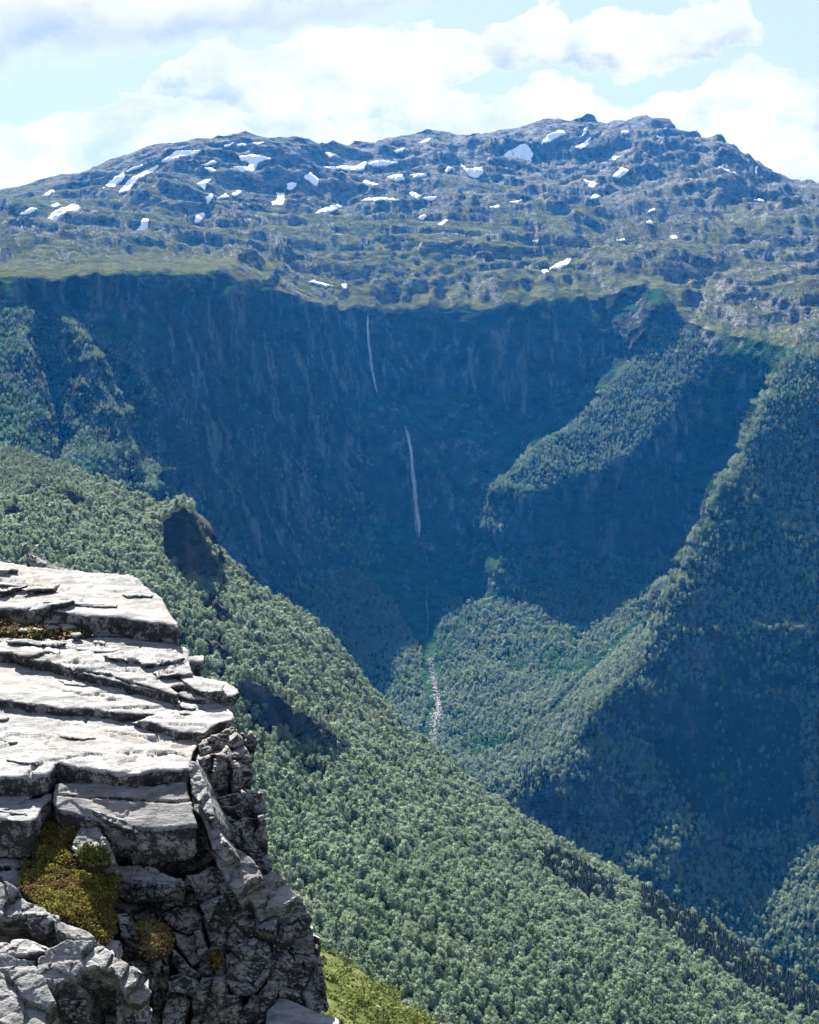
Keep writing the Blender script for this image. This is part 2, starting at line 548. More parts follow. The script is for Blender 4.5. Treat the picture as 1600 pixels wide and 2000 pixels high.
# soft relief elsewhere
s1 = fbm(Q * 9 + 4.0, 5, 0.5)
FP += ((1 - plateau) * gentle * 9 * s1)[..., None] * FN
FN2 = grid_normals(FP)

# skirt: the back of the mountain falls away behind the skyline
back = FP[0].copy()
rows = [back + np.array([0, 260.0, -70.0]), back + np.array([0, 900.0, -520.0]), back * (1, 1, 0) + np.array([0, 1500.0, -790.0])]
ALL = np.concatenate([np.stack(rows[::-1]), FP], axis=0)
nyA = ALL.shape[0]
far_faces = grid_faces(nyA, NX)
sidx = np.arange(nyA * NX)
rowi = far_faces[:, 0] // NX
coli = far_faces[:, 0] % NX
rr = np.clip(rowi - 3, 0, NY - 2)
fx, fy = GX[rr, coli], GY[rr, coli]
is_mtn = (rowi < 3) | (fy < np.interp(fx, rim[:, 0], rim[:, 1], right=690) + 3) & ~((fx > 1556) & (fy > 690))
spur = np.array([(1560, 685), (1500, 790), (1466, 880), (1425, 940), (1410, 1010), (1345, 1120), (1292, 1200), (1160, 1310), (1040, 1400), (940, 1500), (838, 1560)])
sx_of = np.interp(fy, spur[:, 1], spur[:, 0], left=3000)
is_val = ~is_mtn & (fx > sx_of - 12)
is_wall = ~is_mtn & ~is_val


def material(name):
    m = bpy.data.materials.new(name)
    m.use_nodes = True
    t = NT(m.node_tree)
    t.n.clear()
    out = t.new('ShaderNodeOutputMaterial')
    bs = t.new('ShaderNodeBsdfPrincipled')
    bs.inputs['Specular IOR Level'].default_value = 0.0
    bs.inputs['Roughness'].default_value = 0.85
    t.l.new(bs.outputs[0], out.inputs[0])
    return m, t, bs


def mountain_material(name, rock_a, rock_b, grass_a, grass_b, streak=0.0):
    m, t, bs = material(name)
    g = t.new('ShaderNodeNewGeometry')
    P = g.outputs['Position']
    green = t.new('ShaderNodeAttribute', attribute_name='green').outputs['Fac']
    n1 = t.noise(P, 0.011, 6, 0.62)
    n2 = t.noise(P, 0.05, 7, 0.68)
    n3 = t.noise(t.mapping(P, (0.10, 0.05, 0.55), (0.0, 0.30, 0.4)), 1.0, 5, 0.62)      # tilted strata
    rock = t.mix(t.step(n2, 0.32, 0.66), rock_a, rock_b)
    rock = t.mix(t.math('MULTIPLY', t.step(n3, 0.50, 0.62), 0.7), rock, tuple(0.4 * c for c in rock_a))
    if streak:
        v1 = t.noise(t.mapping(P, (0.045, 0.045, 0.007)), 1.0, 6, 0.62)                 # paler vertical streaks
        v2 = t.noise(t.mapping(P, (0.16, 0.16, 0.02)), 1.0, 5, 0.6)
        vv = t.math('ADD', t.math('MULTIPLY', v1, 0.65), t.math('MULTIPLY', v2, 0.35))
        rock = t.mix(t.step(vv, 0.50, 0.62), rock, tuple(streak * c for c in rock_b))
    grass = t.mix(t.step(n2, 0.35, 0.68), grass_a, grass_b)
    k = t.math('ADD', green, t.math('ADD', t.math('MULTIPLY', t.math('SUBTRACT', n2, 0.5), 1.7), t.math('MULTIPLY', t.math('SUBTRACT', n1, 0.5), 0.9)))
    col = t.mix(t.step(k, 0.40, 0.58), rock, grass)
    t.put(bs.inputs['Base Color'], col)
    h = t.math('ADD', t.math('MULTIPLY', n2, 12.0), t.math('ADD', t.math('MULTIPLY', n3, 5.0), t.math('MULTIPLY', t.noise(P, 0.22, 5, 0.65), 4.0)))
    t.put(bs.inputs['Normal'], t.bump(h, 1.0, 1.0))
    return m


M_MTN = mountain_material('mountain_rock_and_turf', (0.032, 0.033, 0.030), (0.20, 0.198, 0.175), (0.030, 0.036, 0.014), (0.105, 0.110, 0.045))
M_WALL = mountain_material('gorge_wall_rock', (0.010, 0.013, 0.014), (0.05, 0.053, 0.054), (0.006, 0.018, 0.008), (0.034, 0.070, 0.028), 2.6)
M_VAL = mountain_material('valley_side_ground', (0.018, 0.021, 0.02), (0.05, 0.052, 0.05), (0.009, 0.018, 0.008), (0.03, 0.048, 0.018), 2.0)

# vegetation cover: on gentle ground, less of it high up
gr = smooth(FN2[..., 2], 0.62, 0.92) * (0.80 - 0.66 * high - 0.18 * right_rock * plateau)
gr = np.where(plateau > 0.5, gr + 0.10 * fbm(Q * 3.3, 3), gr + 0.15 + 0.35 * (GX > 1390) * (GY > 640) + 0.5 * fbm(Q * 3.0 + 20, 3))
green_all = np.concatenate([np.repeat(gr[:1], 3, 0), gr], 0).ravel()
far_objs = {}
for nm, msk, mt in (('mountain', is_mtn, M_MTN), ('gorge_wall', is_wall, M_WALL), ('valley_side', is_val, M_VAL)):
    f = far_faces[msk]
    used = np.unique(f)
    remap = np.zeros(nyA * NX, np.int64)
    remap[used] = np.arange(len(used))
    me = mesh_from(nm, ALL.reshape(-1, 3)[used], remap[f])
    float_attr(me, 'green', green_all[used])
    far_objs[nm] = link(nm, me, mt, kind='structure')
far_objs['mountain']['label'] = 'broad rocky mountain with snow patches above the gorge'
far_objs['gorge_wall']['label'] = 'dark shaded cliff walls around the waterfall gorge'
far_objs['valley_side']['label'] = 'wooded right-hand valley side with spurs'

# ground sheet far below, reaching the horizon
gm, gt, gb = material('valley_ground')
gt.put(gb.inputs['Base Color'], gt.mix(gt.step(gt.noise(gt.new('ShaderNodeNewGeometry').outputs['Position'], 0.004, 5), 0.35, 0.65), (0.04, 0.06, 0.03), (0.08, 0.09, 0.05)))
me = mesh_from('ground', [(-9000, -3000, -800), (9000, -3000, -800), (9000, 12000, -800), (-9000, 12000, -800)], [(0, 1, 2, 3)])
link('ground', me, gm, kind='structure', label='valley ground far below the cliff')

# ------------------------------------------------------------------ near hillside
CREST = [(-260, 790, 1000), (-100, 835, 1000), (0, 868, 1000), (75, 893, 1000), (150, 922, 995), (230, 955, 990), (310, 994, 985), (338, 988, 985), (374, 990, 984), (386, 1026, 980),
         (430, 1078, 978), (500, 1155, 975), (600, 1208, 972), (650, 1258, 968), (700, 1318, 965), (790, 1428, 960), (880, 1498, 955), (940, 1548, 950),
         (1000, 1592, 945), (1080, 1645, 938), (1150, 1682, 930), (1230, 1722, 922), (1300, 1765, 915), (1400, 1822, 905), (1500, 1885, 890), (1600, 1945, 875),
         (1860, 2110, 820)]
NEAR_PTS = [(-260, 1000, 780), (0, 1000, 800), (200, 1100, 790), (0, 1150, 650), (300, 1250, 720), (420, 1200, 820), (520, 1280, 810), (620, 1380, 800),
            (0, 1400, 520), (300, 1500, 560), (500, 1550, 610), (750, 1600, 700), (880, 1600, 800), (700, 1750, 560), (900, 1750, 640), (1050, 1720, 780),
            (650, 1950, 440), (900, 1950, 510), (1150, 1850, 700), (1200, 1980, 620), (1400, 1920, 780), (1500, 2000, 770), (-260, 1600, 400), (300, 1800, 420), (600, 2160, 370),
            (1000, 2160, 470), (1500, 2200, 630), (1860, 2260, 620), (-260, 2260, 300), (300, 2260, 330)]


class ThinPlate:
    """smooth surface through surveyed points (px, py, forward distance)"""
    def __init__(self, pts, lam=0.05):
        p = np.array(pts, float)
        self.c = p[:, :2] / 500.0
        n = len(p)
        d = np.linalg.norm(self.c[:, None] - self.c[None], axis=-1)
        K = np.where(d > 0, d * d * np.log(d + 1e-12), 0) + lam * np.eye(n)
        Pm = np.concatenate([np.ones((n, 1)), self.c], 1)
        A = np.block([[K, Pm], [Pm.T, np.zeros((3, 3))]])
        self.w = np.linalg.solve(A, np.concatenate([1000.0 / p[:, 2], np.zeros(3)]))

    def inv(self, px, py):
        q = np.stack([np.asarray(px, float).ravel(), np.asarray(py, float).ravel()], 1) / 500.0
        r = self.w[-3] + q @ self.w[-2:]
        for i, c in enumerate(self.c):
            d2 = ((q - c) ** 2).sum(1)
            r = r + self.w[i] * 0.5 * d2 * np.log(d2 + 1e-20)
        return (r / 1000.0).reshape(np.shape(px))


near_relief = ThinPlate(CREST + NEAR_PTS)
# rock faces that stand out of the hillside: columns, upper edge, lower edge
BLUFFS = [([318, 330, 345, 360, 378, 392, 408, 424], [1022, 1006, 996, 995, 998, 1036, 1074, 1116], [1095, 1106, 1115, 1126, 1136, 1144, 1146, 1138], -2.0),
          ([408, 425, 445], [1180, 1176, 1200], [1205, 1225, 1225], -1.0),
          ([466, 490, 540, 590, 640, 680], [1330, 1330, 1358, 1392, 1428, 1470], [1385, 1395, 1436, 1462, 1478, 1486], -1.0),
          ([395, 420, 445, 470], [1245, 1258, 1275, 1300], [1262, 1290, 1310, 1318], -1.0),
          ([60, 90, 120], [948, 944, 955], [962, 962, 966], 0.0), ([10, 30, 50], [1000, 992, 1004], [1020, 1022, 1018], 0.0), ([110, 135, 165], [968, 962, 975], [986, 990, 990], 0.0)]


def hill_depth(px, py):
    inv = near_relief.inv(px, py)
    on = np.zeros(np.shape(px))
    for cx, ct, cb, out in BLUFFS:
        inside = (px >= cx[0]) & (px <= cx[-1])
        tt = np.interp(px, cx, ct) + 3 * np.sin(px * 0.31)
        bb = np.interp(px, cx, cb)
        k = inside & (py > tt) & (py < bb)
        if k.any():
            Yb = 1.0 / near_relief.inv(px[k], bb[k]) + out
            inv = inv.copy()
            inv[k] = 1.0 / (Yb + 0.12 * (bb[k] - py[k]))
            on[k] = 1.0
    return 1.0 / inv, on


NX2, NY2 = 560, 400
hx = np.linspace(-258, 1858, NX2)
cr = np.array(CREST)
ytop = np.interp(hx, cr[:, 0], cr[:, 1])
ybot2 = np.interp(hx, [-260, 600, 1860], [2250, 2250, 2255])
s2 = np.linspace(0, 1, NY2)
HX = np.repeat(hx[None], NY2, 0)
HY = ytop[None] + 1 + s2[:, None] * (ybot2 - ytop)[None]
HD, bluff = hill_depth(HX, HY)
HP = at(HX, HY, HD)
HN = grid_normals(blur(HP, 3))
q = HP / 1000.0
HP[..., 2] += 3.5 * fbm(q * 16, 5) * smooth(HY - ytop[None], -5, 60)
hst = blur(bluff, 1)
HP += (hst * (4.0 * (fbm(q * (60, 60, 20), 4, ridged=True) - .3) + 1.5 * fbm(q * 200, 3)))[..., None] * HN
HN2 = grid_normals(HP)
bk = HP[0]
ALLH = np.concatenate([np.stack([bk + np.array([30.0, 420.0, -330.0]), bk + np.array([20.0, 160.0, -110.0]), bk + np.array([5.0, 45.0, -16.0])]), HP], 0)
me = mesh_from('near_hillside', ALLH.reshape(-1, 3), grid_faces(NY2 + 3, NX2))
float_attr(me, 'green', np.concatenate([np.repeat((1.2 - 1.9 * hst)[:1], 3, 0), 1.2 - 1.9 * hst], 0))
M_HILL = mountain_material('hillside_ground', (0.018, 0.020, 0.021), (0.065, 0.064, 0.063), (0.014, 0.024, 0.010), (0.04, 0.055, 0.02), 1.6)
near_hill = link('near_hillside', me, M_HILL, kind='structure', label='steep wooded hillside falling to the right below the cliff')

# ------------------------------------------------------------------ haze
HAZE_DENSITY = 0.31e-4
hb = bpy.data.materials.new('haze_air')
hb.use_nodes = True
ht = NT(hb.node_tree)
ht.n.clear()
pv = ht.new('ShaderNodeVolumePrincipled')
pv.inputs['Color'].default_value = (0.02, 0.29, 0.90, 1)
pv.inputs['Absorption Color'].default_value = (1.0, 1.0, 1.0, 1)
pv.inputs['Density'].default_value = HAZE_DENSITY
pv.inputs['Anisotropy'].default_value = 0.25
ho = ht.new('ShaderNodeOutputMaterial')
ht.l.new(pv.outputs[0], ho.inputs['Volume'])
x0, x1, y0, y1, z0, z1 = -9500, 9500, -3500, 12500, -801, 470
me = mesh_from('haze', [(x0, y0, z0), (x1, y0, z0), (x1, y1, z0), (x0, y1, z0), (x0, y0, z1), (x1, y0, z1), (x1, y1, z1), (x0, y1, z1)],
               [(3, 2, 1, 0), (4, 5, 6, 7), (0, 1, 5, 4), (1, 2, 6, 5), (2, 3, 7, 6), (3, 0, 4, 7)], False)
link('haze', me, hb, kind='stuff', label='pale blue haze filling the air of the valley', category='haze')
# ------------------------------------------------------------------ trees
def leaf_material(name, c0, c1, c2, transl=0.35):
    m = bpy.data.materials.new(name)
    m.use_nodes = True
    t = NT(m.node_tree)
    t.n.clear()
    out = t.new('ShaderNodeOutputMaterial')
    oi = t.new('ShaderNodeObjectInfo').outputs['Random']
    g = t.new('ShaderNodeNewGeometry')
    big = t.noise(g.outputs['Position'], 0.022, 5, 0.6)
    rp = g.outputs['Random Per Island']
    col = t.mix(t.step(t.math('ADD', t.math('MULTIPLY', oi, 0.75), t.math('MULTIPLY', big, 1.1)), 0.45, 1.35), c0, c1)
    col = t.mix(t.math('MULTIPLY', rp, 0.35), col, c2)
    d = t.new('ShaderNodeBsdfPrincipled')
    d.inputs['Roughness'].default_value = 0.55
    d.inputs['Specular IOR Level'].default_value = 0.08
    t.put(d.inputs['Base Color'], col)
    tr = t.new('ShaderNodeBsdfTranslucent')
    t.put(tr.inputs[0], t.mix(0.4, col, c2))
    mx = t.new('ShaderNodeMixShader')
    mx.inputs[0].default_value = transl
    t.l.new(d.outputs[0], mx.inputs[1])
    t.l.new(tr.outputs[0], mx.inputs[2])
    t.l.new(mx.outputs[0], out.inputs[0])
    return m


def plain(name, col, rough=0.85):
    m, t, bs = material(name)
    bs.inputs['Roughness'].default_value = rough
    n = t.noise(t.new('ShaderNodeTexCoord').outputs['Object'], 9.0, 4, 0.6)
    t.put(bs.inputs['Base Color'], t.mix(n, tuple(0.6 * c for c in col), tuple(1.3 * c for c in col)))
    return m


M_BIRCH = leaf_material('birch_leaves', (0.045, 0.085, 0.036), (0.175, 0.235, 0.14), (0.28, 0.33, 0.21), 0.35)
M_SPRUCE = leaf_material('spruce_needles', (0.014, 0.026, 0.014), (0.024, 0.038, 0.019), (0.035, 0.048, 0.024), 0.1)
M_BARK = plain('birch_bark', (0.32, 0.30, 0.27))
M_DBARK = plain('spruce_bark', (0.09, 0.07, 0.055))


def quads(cent, nrm, size, aspect, rng):
    """one leaf clump quad per centre"""
    n = len(cent)
    nrm = nrm / (np.linalg.norm(nrm, axis=1)[:, None] + 1e-9)
    r = rng.normal(size=(n, 3))
    u = np.cross(nrm, r)
    u /= np.linalg.norm(u, axis=1)[:, None] + 1e-9
    v = np.cross(nrm, u)
    a = (size * aspect)[:, None] * u
    b = size[:, None] * v
    V = np.stack([cent - a - 0.6 * b, cent + 0.55 * a - b, cent + a + 0.6 * b, cent - 0.5 * a + b], 1).reshape(-1, 3)
    return V, np.arange(4 * n).reshape(n, 4)


def birch_crown(seed, nlobe=14, per=34, wide=0.25):
    rng = np.random.default_rng(seed)
    C, N, S = [], [], []
    for i in range(nlobe):
        h = 0.24 + 0.70 * (i + 0.5) / nlobe
        prof = math.sin(math.pi * min(1.0, (h - 0.10) / 0.98)) ** 0.75
        a = rng.uniform(0, 2 * math.pi)
        rad = wide * prof * rng.uniform(0.25, 0.8)
        c = np.array([rad * math.cos(a), rad * math.sin(a), h + rng.uniform(-.03, .03)])
        lr = np.array([1, 1, rng.uniform(0.9, 1.5)]) * (0.06 + 0.085 * prof) * rng.uniform(0.55, 1.35)
        dv = rng.normal(size=(per, 3))
        dv /= np.linalg.norm(dv, axis=1)[:, None]
        dv[:, 2] = np.where(dv[:, 2] < -0.5, -dv[:, 2], dv[:, 2])
        C.append(c + dv * lr * rng.uniform(0.6, 1.3, (per, 1)))
        N.append(dv + 0.9 * (c * (1, 1, 0)) / wide + 0.6 * rng.normal(size=(per, 3)) + np.array([0, 0, 0.3]))
        S.append(rng.uniform(0.020, 0.050, per))
    C, N, S = np.concatenate(C), np.concatenate(N), np.concatenate(S)
    V, F = quads(C, N, S, rng.uniform(0.7, 1.2, len(S)), rng)
    return mesh_from('birch_crown', V, F, False)


def tube(pts, rad, sides=5):
    pts = np.array(pts, float)
    V, F = [], []
    for i, p in enumerate(pts):
        for k in range(sides):
            a = 2 * math.pi * k / sides
            V.append(p + rad[i] * np.array([math.cos(a), math.sin(a), 0]))
    for i in range(len(pts) - 1):
        for k in range(sides):
            F.append((i * sides + k, i * sides + (k + 1) % sides, (i + 1) * sides + (k + 1) % sides, (i + 1) * sides + k))
    return V, F


def join(parts):
    V, F = [], []
    for v, f in parts:
        o = len(V)
        V += [tuple(x) for x in v]
        F += [tuple(i + o for i in q) for q in f]
    return V, F


def birch_trunk(seed):
    rng = np.random.default_rng(seed)
    parts = [tube([(0, 0, -0.06), (0.01, 0.01, 0.3), (rng.uniform(-.03, .03), rng.uniform(-.03, .03), 0.62), (0.02, 0, 0.88)], [0.016, 0.012, 0.008, 0.003])]
    for k in range(5):
        a = rng.uniform(0, 6.28)
        z = 0.28 + 0.1 * k
        parts.append(tube([(0.005, 0, z), (0.09 * math.cos(a), 0.09 * math.sin(a), z + 0.10), (0.17 * math.cos(a), 0.17 * math.sin(a), z + 0.17)], [0.006, 0.004, 0.0015], 4))
    V, F = join(parts)
    return mesh_from('birch_trunk', V, F)


def spruce_crown(seed):
    rng = np.random.default_rng(seed)
    V, F = [], []
    tiers = 17
    for t in range(tiers):
        z = 0.10 + 0.88 * t / (tiers - 1)
        r = 0.19 * (1.02 - z) ** 0.85 + 0.008
        nb = 11 if t < 10 else 7
        off = rng.uniform(0, 6.28)
        for k in range(nb):
            a = off + 6.283 * k / nb + rng.uniform(-.2, .2)
            rr = r * rng.uniform(0.7, 1.2)
            w = 0.36 * rr + 0.012
            d = np.array([math.cos(a), math.sin(a), 0])
            s = np.array([-math.sin(a), math.cos(a), 0])
            o = len(V)
            p0 = np.array([0, 0, z + 0.035])
            V += [p0, p0 + d * rr * .55 + s * w - np.array([0, 0, .03 + .12 * rr]), p0 + d * rr - np.array([0, 0, .055 + .3 * rr]), p0 + d * rr * .55 - s * w - np.array([0, 0, .03 + .12 * rr])]
            F.append((o, o + 1, o + 2, o + 3))
    V += [np.array([-.006, 0, .95]), np.array([.006, 0, .95]), np.array([0, 0, 1.03])]
    F.append((len(V) - 3, len(V) - 2, len(V) - 1))
    me = bpy.data.meshes.new('spruce_crown')
    me.from_pydata([tuple(v) for v in V], [], F)
    return me


BIRCH_CROWNS = [birch_crown(s, 13 + s % 4, 34, (0.22, 0.26, 0.20, 0.29, 0.24, 0.26)[s]) for s in range(6)]
BIRCH_TRUNKS = [birch_trunk(s) for s in range(3)]
SPRUCE_CROWNS = [spruce_crown(s) for s in range(3)]
tv, tf = tube([(0, 0, -0.05), (0, 0, 0.3), (0, 0, 0.9)], [0.016, 0.012, 0.003])
SPRUCE_TRUNK = mesh_from('spruce_trunk', tv, tf)
for m_ in BIRCH_CROWNS:
    m_.materials.append(M_BIRCH)
for m_ in BIRCH_TRUNKS:
    m_.materials.append(M_BARK)
for m_ in SPRUCE_CROWNS:
    m_.materials.append(M_SPRUCE)
SPRUCE_TRUNK.materials.append(M_DBARK)


def plant_tree(kind, loc, h, rot, label, group, wid=1.0):
    e = bpy.data.objects.new('birch_tree' if kind == 'birch' else 'spruce_tree', None)
    e.empty_display_size = 0.3
    e.location = loc
    e.rotation_euler = (0, 0, rot)
    e.scale = (h * wid, h * wid, h)
    COL.objects.link(e)
    e['label'] = label
    e['category'] = 'tree'
    e['group'] = group
    i = random.randrange(100)
    if kind == 'birch':
        link('crown', BIRCH_CROWNS[i % 6], parent=e)
        link('trunk', BIRCH_TRUNKS[i % 3], parent=e)
    else:
        link('crown', SPRUCE_CROWNS[i % 3], parent=e)
        link('trunk', SPRUCE_TRUNK, parent=e)
    return e


def forest(name, pts, heights, protos, label, rng, kind_cat='forest'):
    """a wood too thick to count: points that carry copies of the tree crowns"""
    pts = np.asarray(pts, float)
    me = bpy.data.meshes.new(name)
    me.vertices.add(len(pts))
    me.vertices.foreach_set('co', pts.astype(np.float32).ravel())
    float_attr(me, 'tall', heights)
    float_attr(me, 'turn', rng.uniform(0, 6.283, len(pts)))
    a = me.attributes.new('pick', 'INT', 'POINT')
    a.data.foreach_set('value', rng.integers(0, len(protos), len(pts)).astype(np.int32))
    float_attr(me, 'wide', heights * rng.uniform(0.7, 1.45, len(pts)) * (1.25 if 'spruce' in name else 1.0))
    o = link(name, me, None, kind='stuff', label=label, category=kind_cat)
    ng = bpy.data.node_groups.new(name + '_nodes', 'GeometryNodeTree')
    ng.interface.new_socket('Geometry', in_out='INPUT', socket_type='NodeSocketGeometry')
    ng.interface.new_socket('Geometry', in_out='OUTPUT', socket_type='NodeSocketGeometry')
    t = NT(ng)
    gi, go = t.new('NodeGroupInput'), t.new('NodeGroupOutput')
    g2i = t.new('GeometryNodeGeometryToInstance')
    for pr in reversed(protos):
        nd = t.new('GeometryNodeObjectInfo', transform_space='ORIGINAL')
        nd.inputs['Object'].default_value = pr
        t.l.new(nd.outputs['Geometry'], g2i.inputs[0])

    def attr(nm, typ):
        nd = t.new('GeometryNodeInputNamedAttribute', data_type=typ)
        nd.inputs['Name'].default_value = nm
        return nd.outputs['Attribute']
    iop = t.new('GeometryNodeInstanceOnPoints')
    t.l.new(gi.outputs[0], iop.inputs['Points'])
    t.l.new(g2i.outputs[0], iop.inputs['Instance'])
    iop.inputs['Pick Instance'].default_value = True
    t.l.new(attr('pick', 'INT'), iop.inputs['Instance Index'])
    e2r = t.new('FunctionNodeEulerToRotation')
    t.l.new(t.vec(0.0, 0.0, attr('turn', 'FLOAT')), e2r.inputs[0])
    t.l.new(e2r.outputs[0], iop.inputs['Rotation'])
    wd = attr('wide', 'FLOAT')
    t.l.new(t.vec(wd, wd, attr('tall', 'FLOAT')), iop.inputs['Scale'])
    t.l.new(iop.outputs[0], go.inputs[0])
    md = o.modifiers.new('trees', 'NODES')
    md.node_group = ng
    return o


def cell_area(P):
    du = P[1:, 1:] - P[1:, :-1]
    dv = P[1:, 1:] - P[:-1, 1:]
    return np.abs(du[..., 0] * dv[..., 1] - du[..., 1] * dv[..., 0])       # seen from above


def scatter(P, dens, rng):
    """points on the grid surface, dens = plants per square metre (per cell)"""
    lam = cell_area(P) * dens[1:, 1:]
    k = rng.poisson(lam)
    j, i = np.nonzero(k)
    cnt = k[j, i]
    j, i = np.repeat(j, cnt), np.repeat(i, cnt)
    a, b = rng.uniform(size=len(j))[:, None], rng.uniform(size=len(j))[:, None]
    p = (P[j, i] * (1 - a) * (1 - b) + P[j, i + 1] * a * (1 - b) + P[j + 1, i] * (1 - a) * b + P[j + 1, i + 1] * a * b)
    return p, j, i


def in_poly(px, py, poly):
    ins = np.zeros(np.shape(px), bool)
    n = len(poly)
    for i in range(n):
        (xa, ya), (xb, yb) = poly[i], poly[(i + 1) % n]
        c = ((ya > py) != (yb > py)) & (px < (xb - xa) * (py - ya) / (yb - ya + 1e-12) + xa)
        ins ^= c
    return ins


def thin(p, dmin, rng):
    """drop points closer than dmin (grid hashing)"""
    order = rng.permutation(len(p))
    cell = {}
    keep = []
    for idx in order:
        x, y = p[idx, 0], p[idx, 1]
        cx, cy = int(x // dmin), int(y // dmin)
        ok = True
        for ax in (-1, 0, 1):
            for ay in (-1, 0, 1):
                for q_ in cell.get((cx + ax, cy + ay), ()):
                    if (q_[0] - x) ** 2 + (q_[1] - y) ** 2 < dmin * dmin:
                        ok = False
                        break
                if not ok:
                    break
            if not ok:
                break
        if ok:
            cell.setdefault((cx, cy), []).append((x, y))
            keep.append(idx)
    return np.array(sorted(keep), int)


rng3 = np.random.default_rng(5)
# --- near hillside
q = HP / 1000.0
gap = fbm(q * (9, 9, 9) + 3, 3)
dens = 0.27 * smooth(gap, -0.62, -0.05) * (0.25 + 0.75 * smooth(fbm(q * 55 + 8, 2), -0.35, 0.0)) * (1 - np.clip(blur(bluff, 1) * 1.15, 0, 0.985))
dens = dens * np.where(HY > 2200, 0.0, 1.0) * smooth(HX, -260, -240)
hidden = in_poly(HX, HY, [(-300, 1125), (330, 1160), (440, 1400), (480, 1560), (620, 1900), (640, 2300), (-300, 2300)])
p, j, i = scatter(HP, dens, rng3)
kp = thin(p, 1.55, rng3)
p, j, i = p[kp], j[kp], i[kp]
STAND_A = [(1040, 1680), (1080, 1668), (1200, 1735), (1200, 1775), (1130, 1760)]
STAND_B = [(1245, 1738), (1400, 1825), (1640, 1975), (1640, 2020), (1480, 1955), (1330, 1855), (1250, 1795)]
ps, js, is_ = scatter(HP, 0.13 * (in_poly(HX, HY, STAND_A) | in_poly(HX, HY, STAND_B)), rng3)
n_mixed = len(p)
p, j, i = np.concatenate([p, ps]), np.concatenate([j, js]), np.concatenate([i, is_])
hx_, hy_ = HX[j, i], HY[j, i]
# spruce stands near the foot of the slope and along the crest
stand = in_poly(hx_, hy_, STAND_A) & (rng3.uniform(size=len(p)) < .8)
stand |= in_poly(hx_, hy_, STAND_B) & (rng3.uniform(size=len(p)) < .85)
stand |= (rng3.uniform(size=len(p)) < 0.02) & (hx_ > 950)
stand[n_mixed:] = True
up_left = smooth(-hx_, -420, 0) * smooth(-hy_, -1060, -900)
tall = rng3.uniform(0, 1, len(p)) ** 1.6 * 4.6 + 2.6
tall = tall * np.interp(p[:, 1], [430, 800], [0.85, 1.1]) * (1 - 0.5 * up_left)
tall[stand] = rng3.uniform(4.5, 7.5, stand.sum())
infr = (hx_ > -10) & (hx_ < 1610) & (hy_ < 2015) & ~hidden[j, i] & ~in_poly(hx_, hy_, [(600, 1830), (700, 1900), (850, 2000), (850, 2300), (500, 2300)])
size_px = tall / p[:, 1] * infr
G1 = 'birches on the near hillside'
order = np.argsort(-np.where(stand, 0, size_px))[:300]
big = np.zeros(len(p), bool)
big[order] = True
ZONES = [(760, 'just right of the turf slope'), (900, 'a little right of the turf slope'), (1050, 'left of the middle of the lower edge of the photo'), (1200, 'right of the middle of the lower edge of the photo'),
         (1400, 'towards the lower right corner'), (9999, 'in the lower right corner')]
med_h = np.median(tall[big])
for k in np.flatnonzero(big):
    zone = next(t_ for lim, t_ in ZONES if hx_[k] < lim)
    plant_tree('birch', p[k], tall[k], rng3.uniform(0, 6.28), ('tall' if tall[k] > med_h else 'shorter') + ' pale green birch ' + zone, G1, rng3.uniform(0.9, 1.3))
sp_i = np.flatnonzero(stand)
sp_i = sp_i[np.argsort(-size_px[sp_i])]
for k in sp_i[:290]:
    where_ = 'in the dark stand along the lower right crest' if hy_[k] > 1735 and hx_[k] > 1230 else ('in the small dark stand above the middle of the slope' if 1650 < hy_[k] < 1790 and 1030 < hx_[k] < 1215 else 'standing alone among the birches of the lower hillside')
    plant_tree('spruce', p[k], tall[k], rng3.uniform(0, 6.28), ('tall' if tall[k] > 6.0 else 'shorter') + ' dark spruce ' + where_, 'spruces on the near hillside', 1.25)
birch_protos = [o for o in COL.objects if o.name.startswith('crown') and o.data in BIRCH_CROWNS]
birch_protos = [next(o for o in birch_protos if o.data == m_) for m_ in BIRCH_CROWNS]
spruce_protos = [next(o for o in COL.objects if o.name.startswith('crown') and o.data == m_) for m_ in SPRUCE_CROWNS]
rest = ~big & ~stand
if len(sp_i) > 290:
    forest('hillside_spruce_wood', p[sp_i[290:]], tall[sp_i[290:]], spruce_protos, 'small dark spruces filling the stands on the near hillside', rng3)
forest('hillside_birch_wood', p[rest], tall[rest], birch_protos, 'thick pale green birch wood covering the near hillside', rng3)
print('near trees', len(p), 'spruce', stand.sum())

# undergrowth shrubs on the near hillside
dens = 0.12 * (1 - np.clip(blur(bluff, 1) * 1.3, 0, 1)) * smooth(-HX, -700, 0) * np.where(hidden | (HY > 1250), 0, 1.0)
p, j, i = scatter(HP, dens, rng3)
forest('hillside_shrubs', p, rng3.uniform(1.2, 3.0, len(p)), birch_protos, 'low shrubs between the trees on the upper hillside', rng3, 'shrubs')

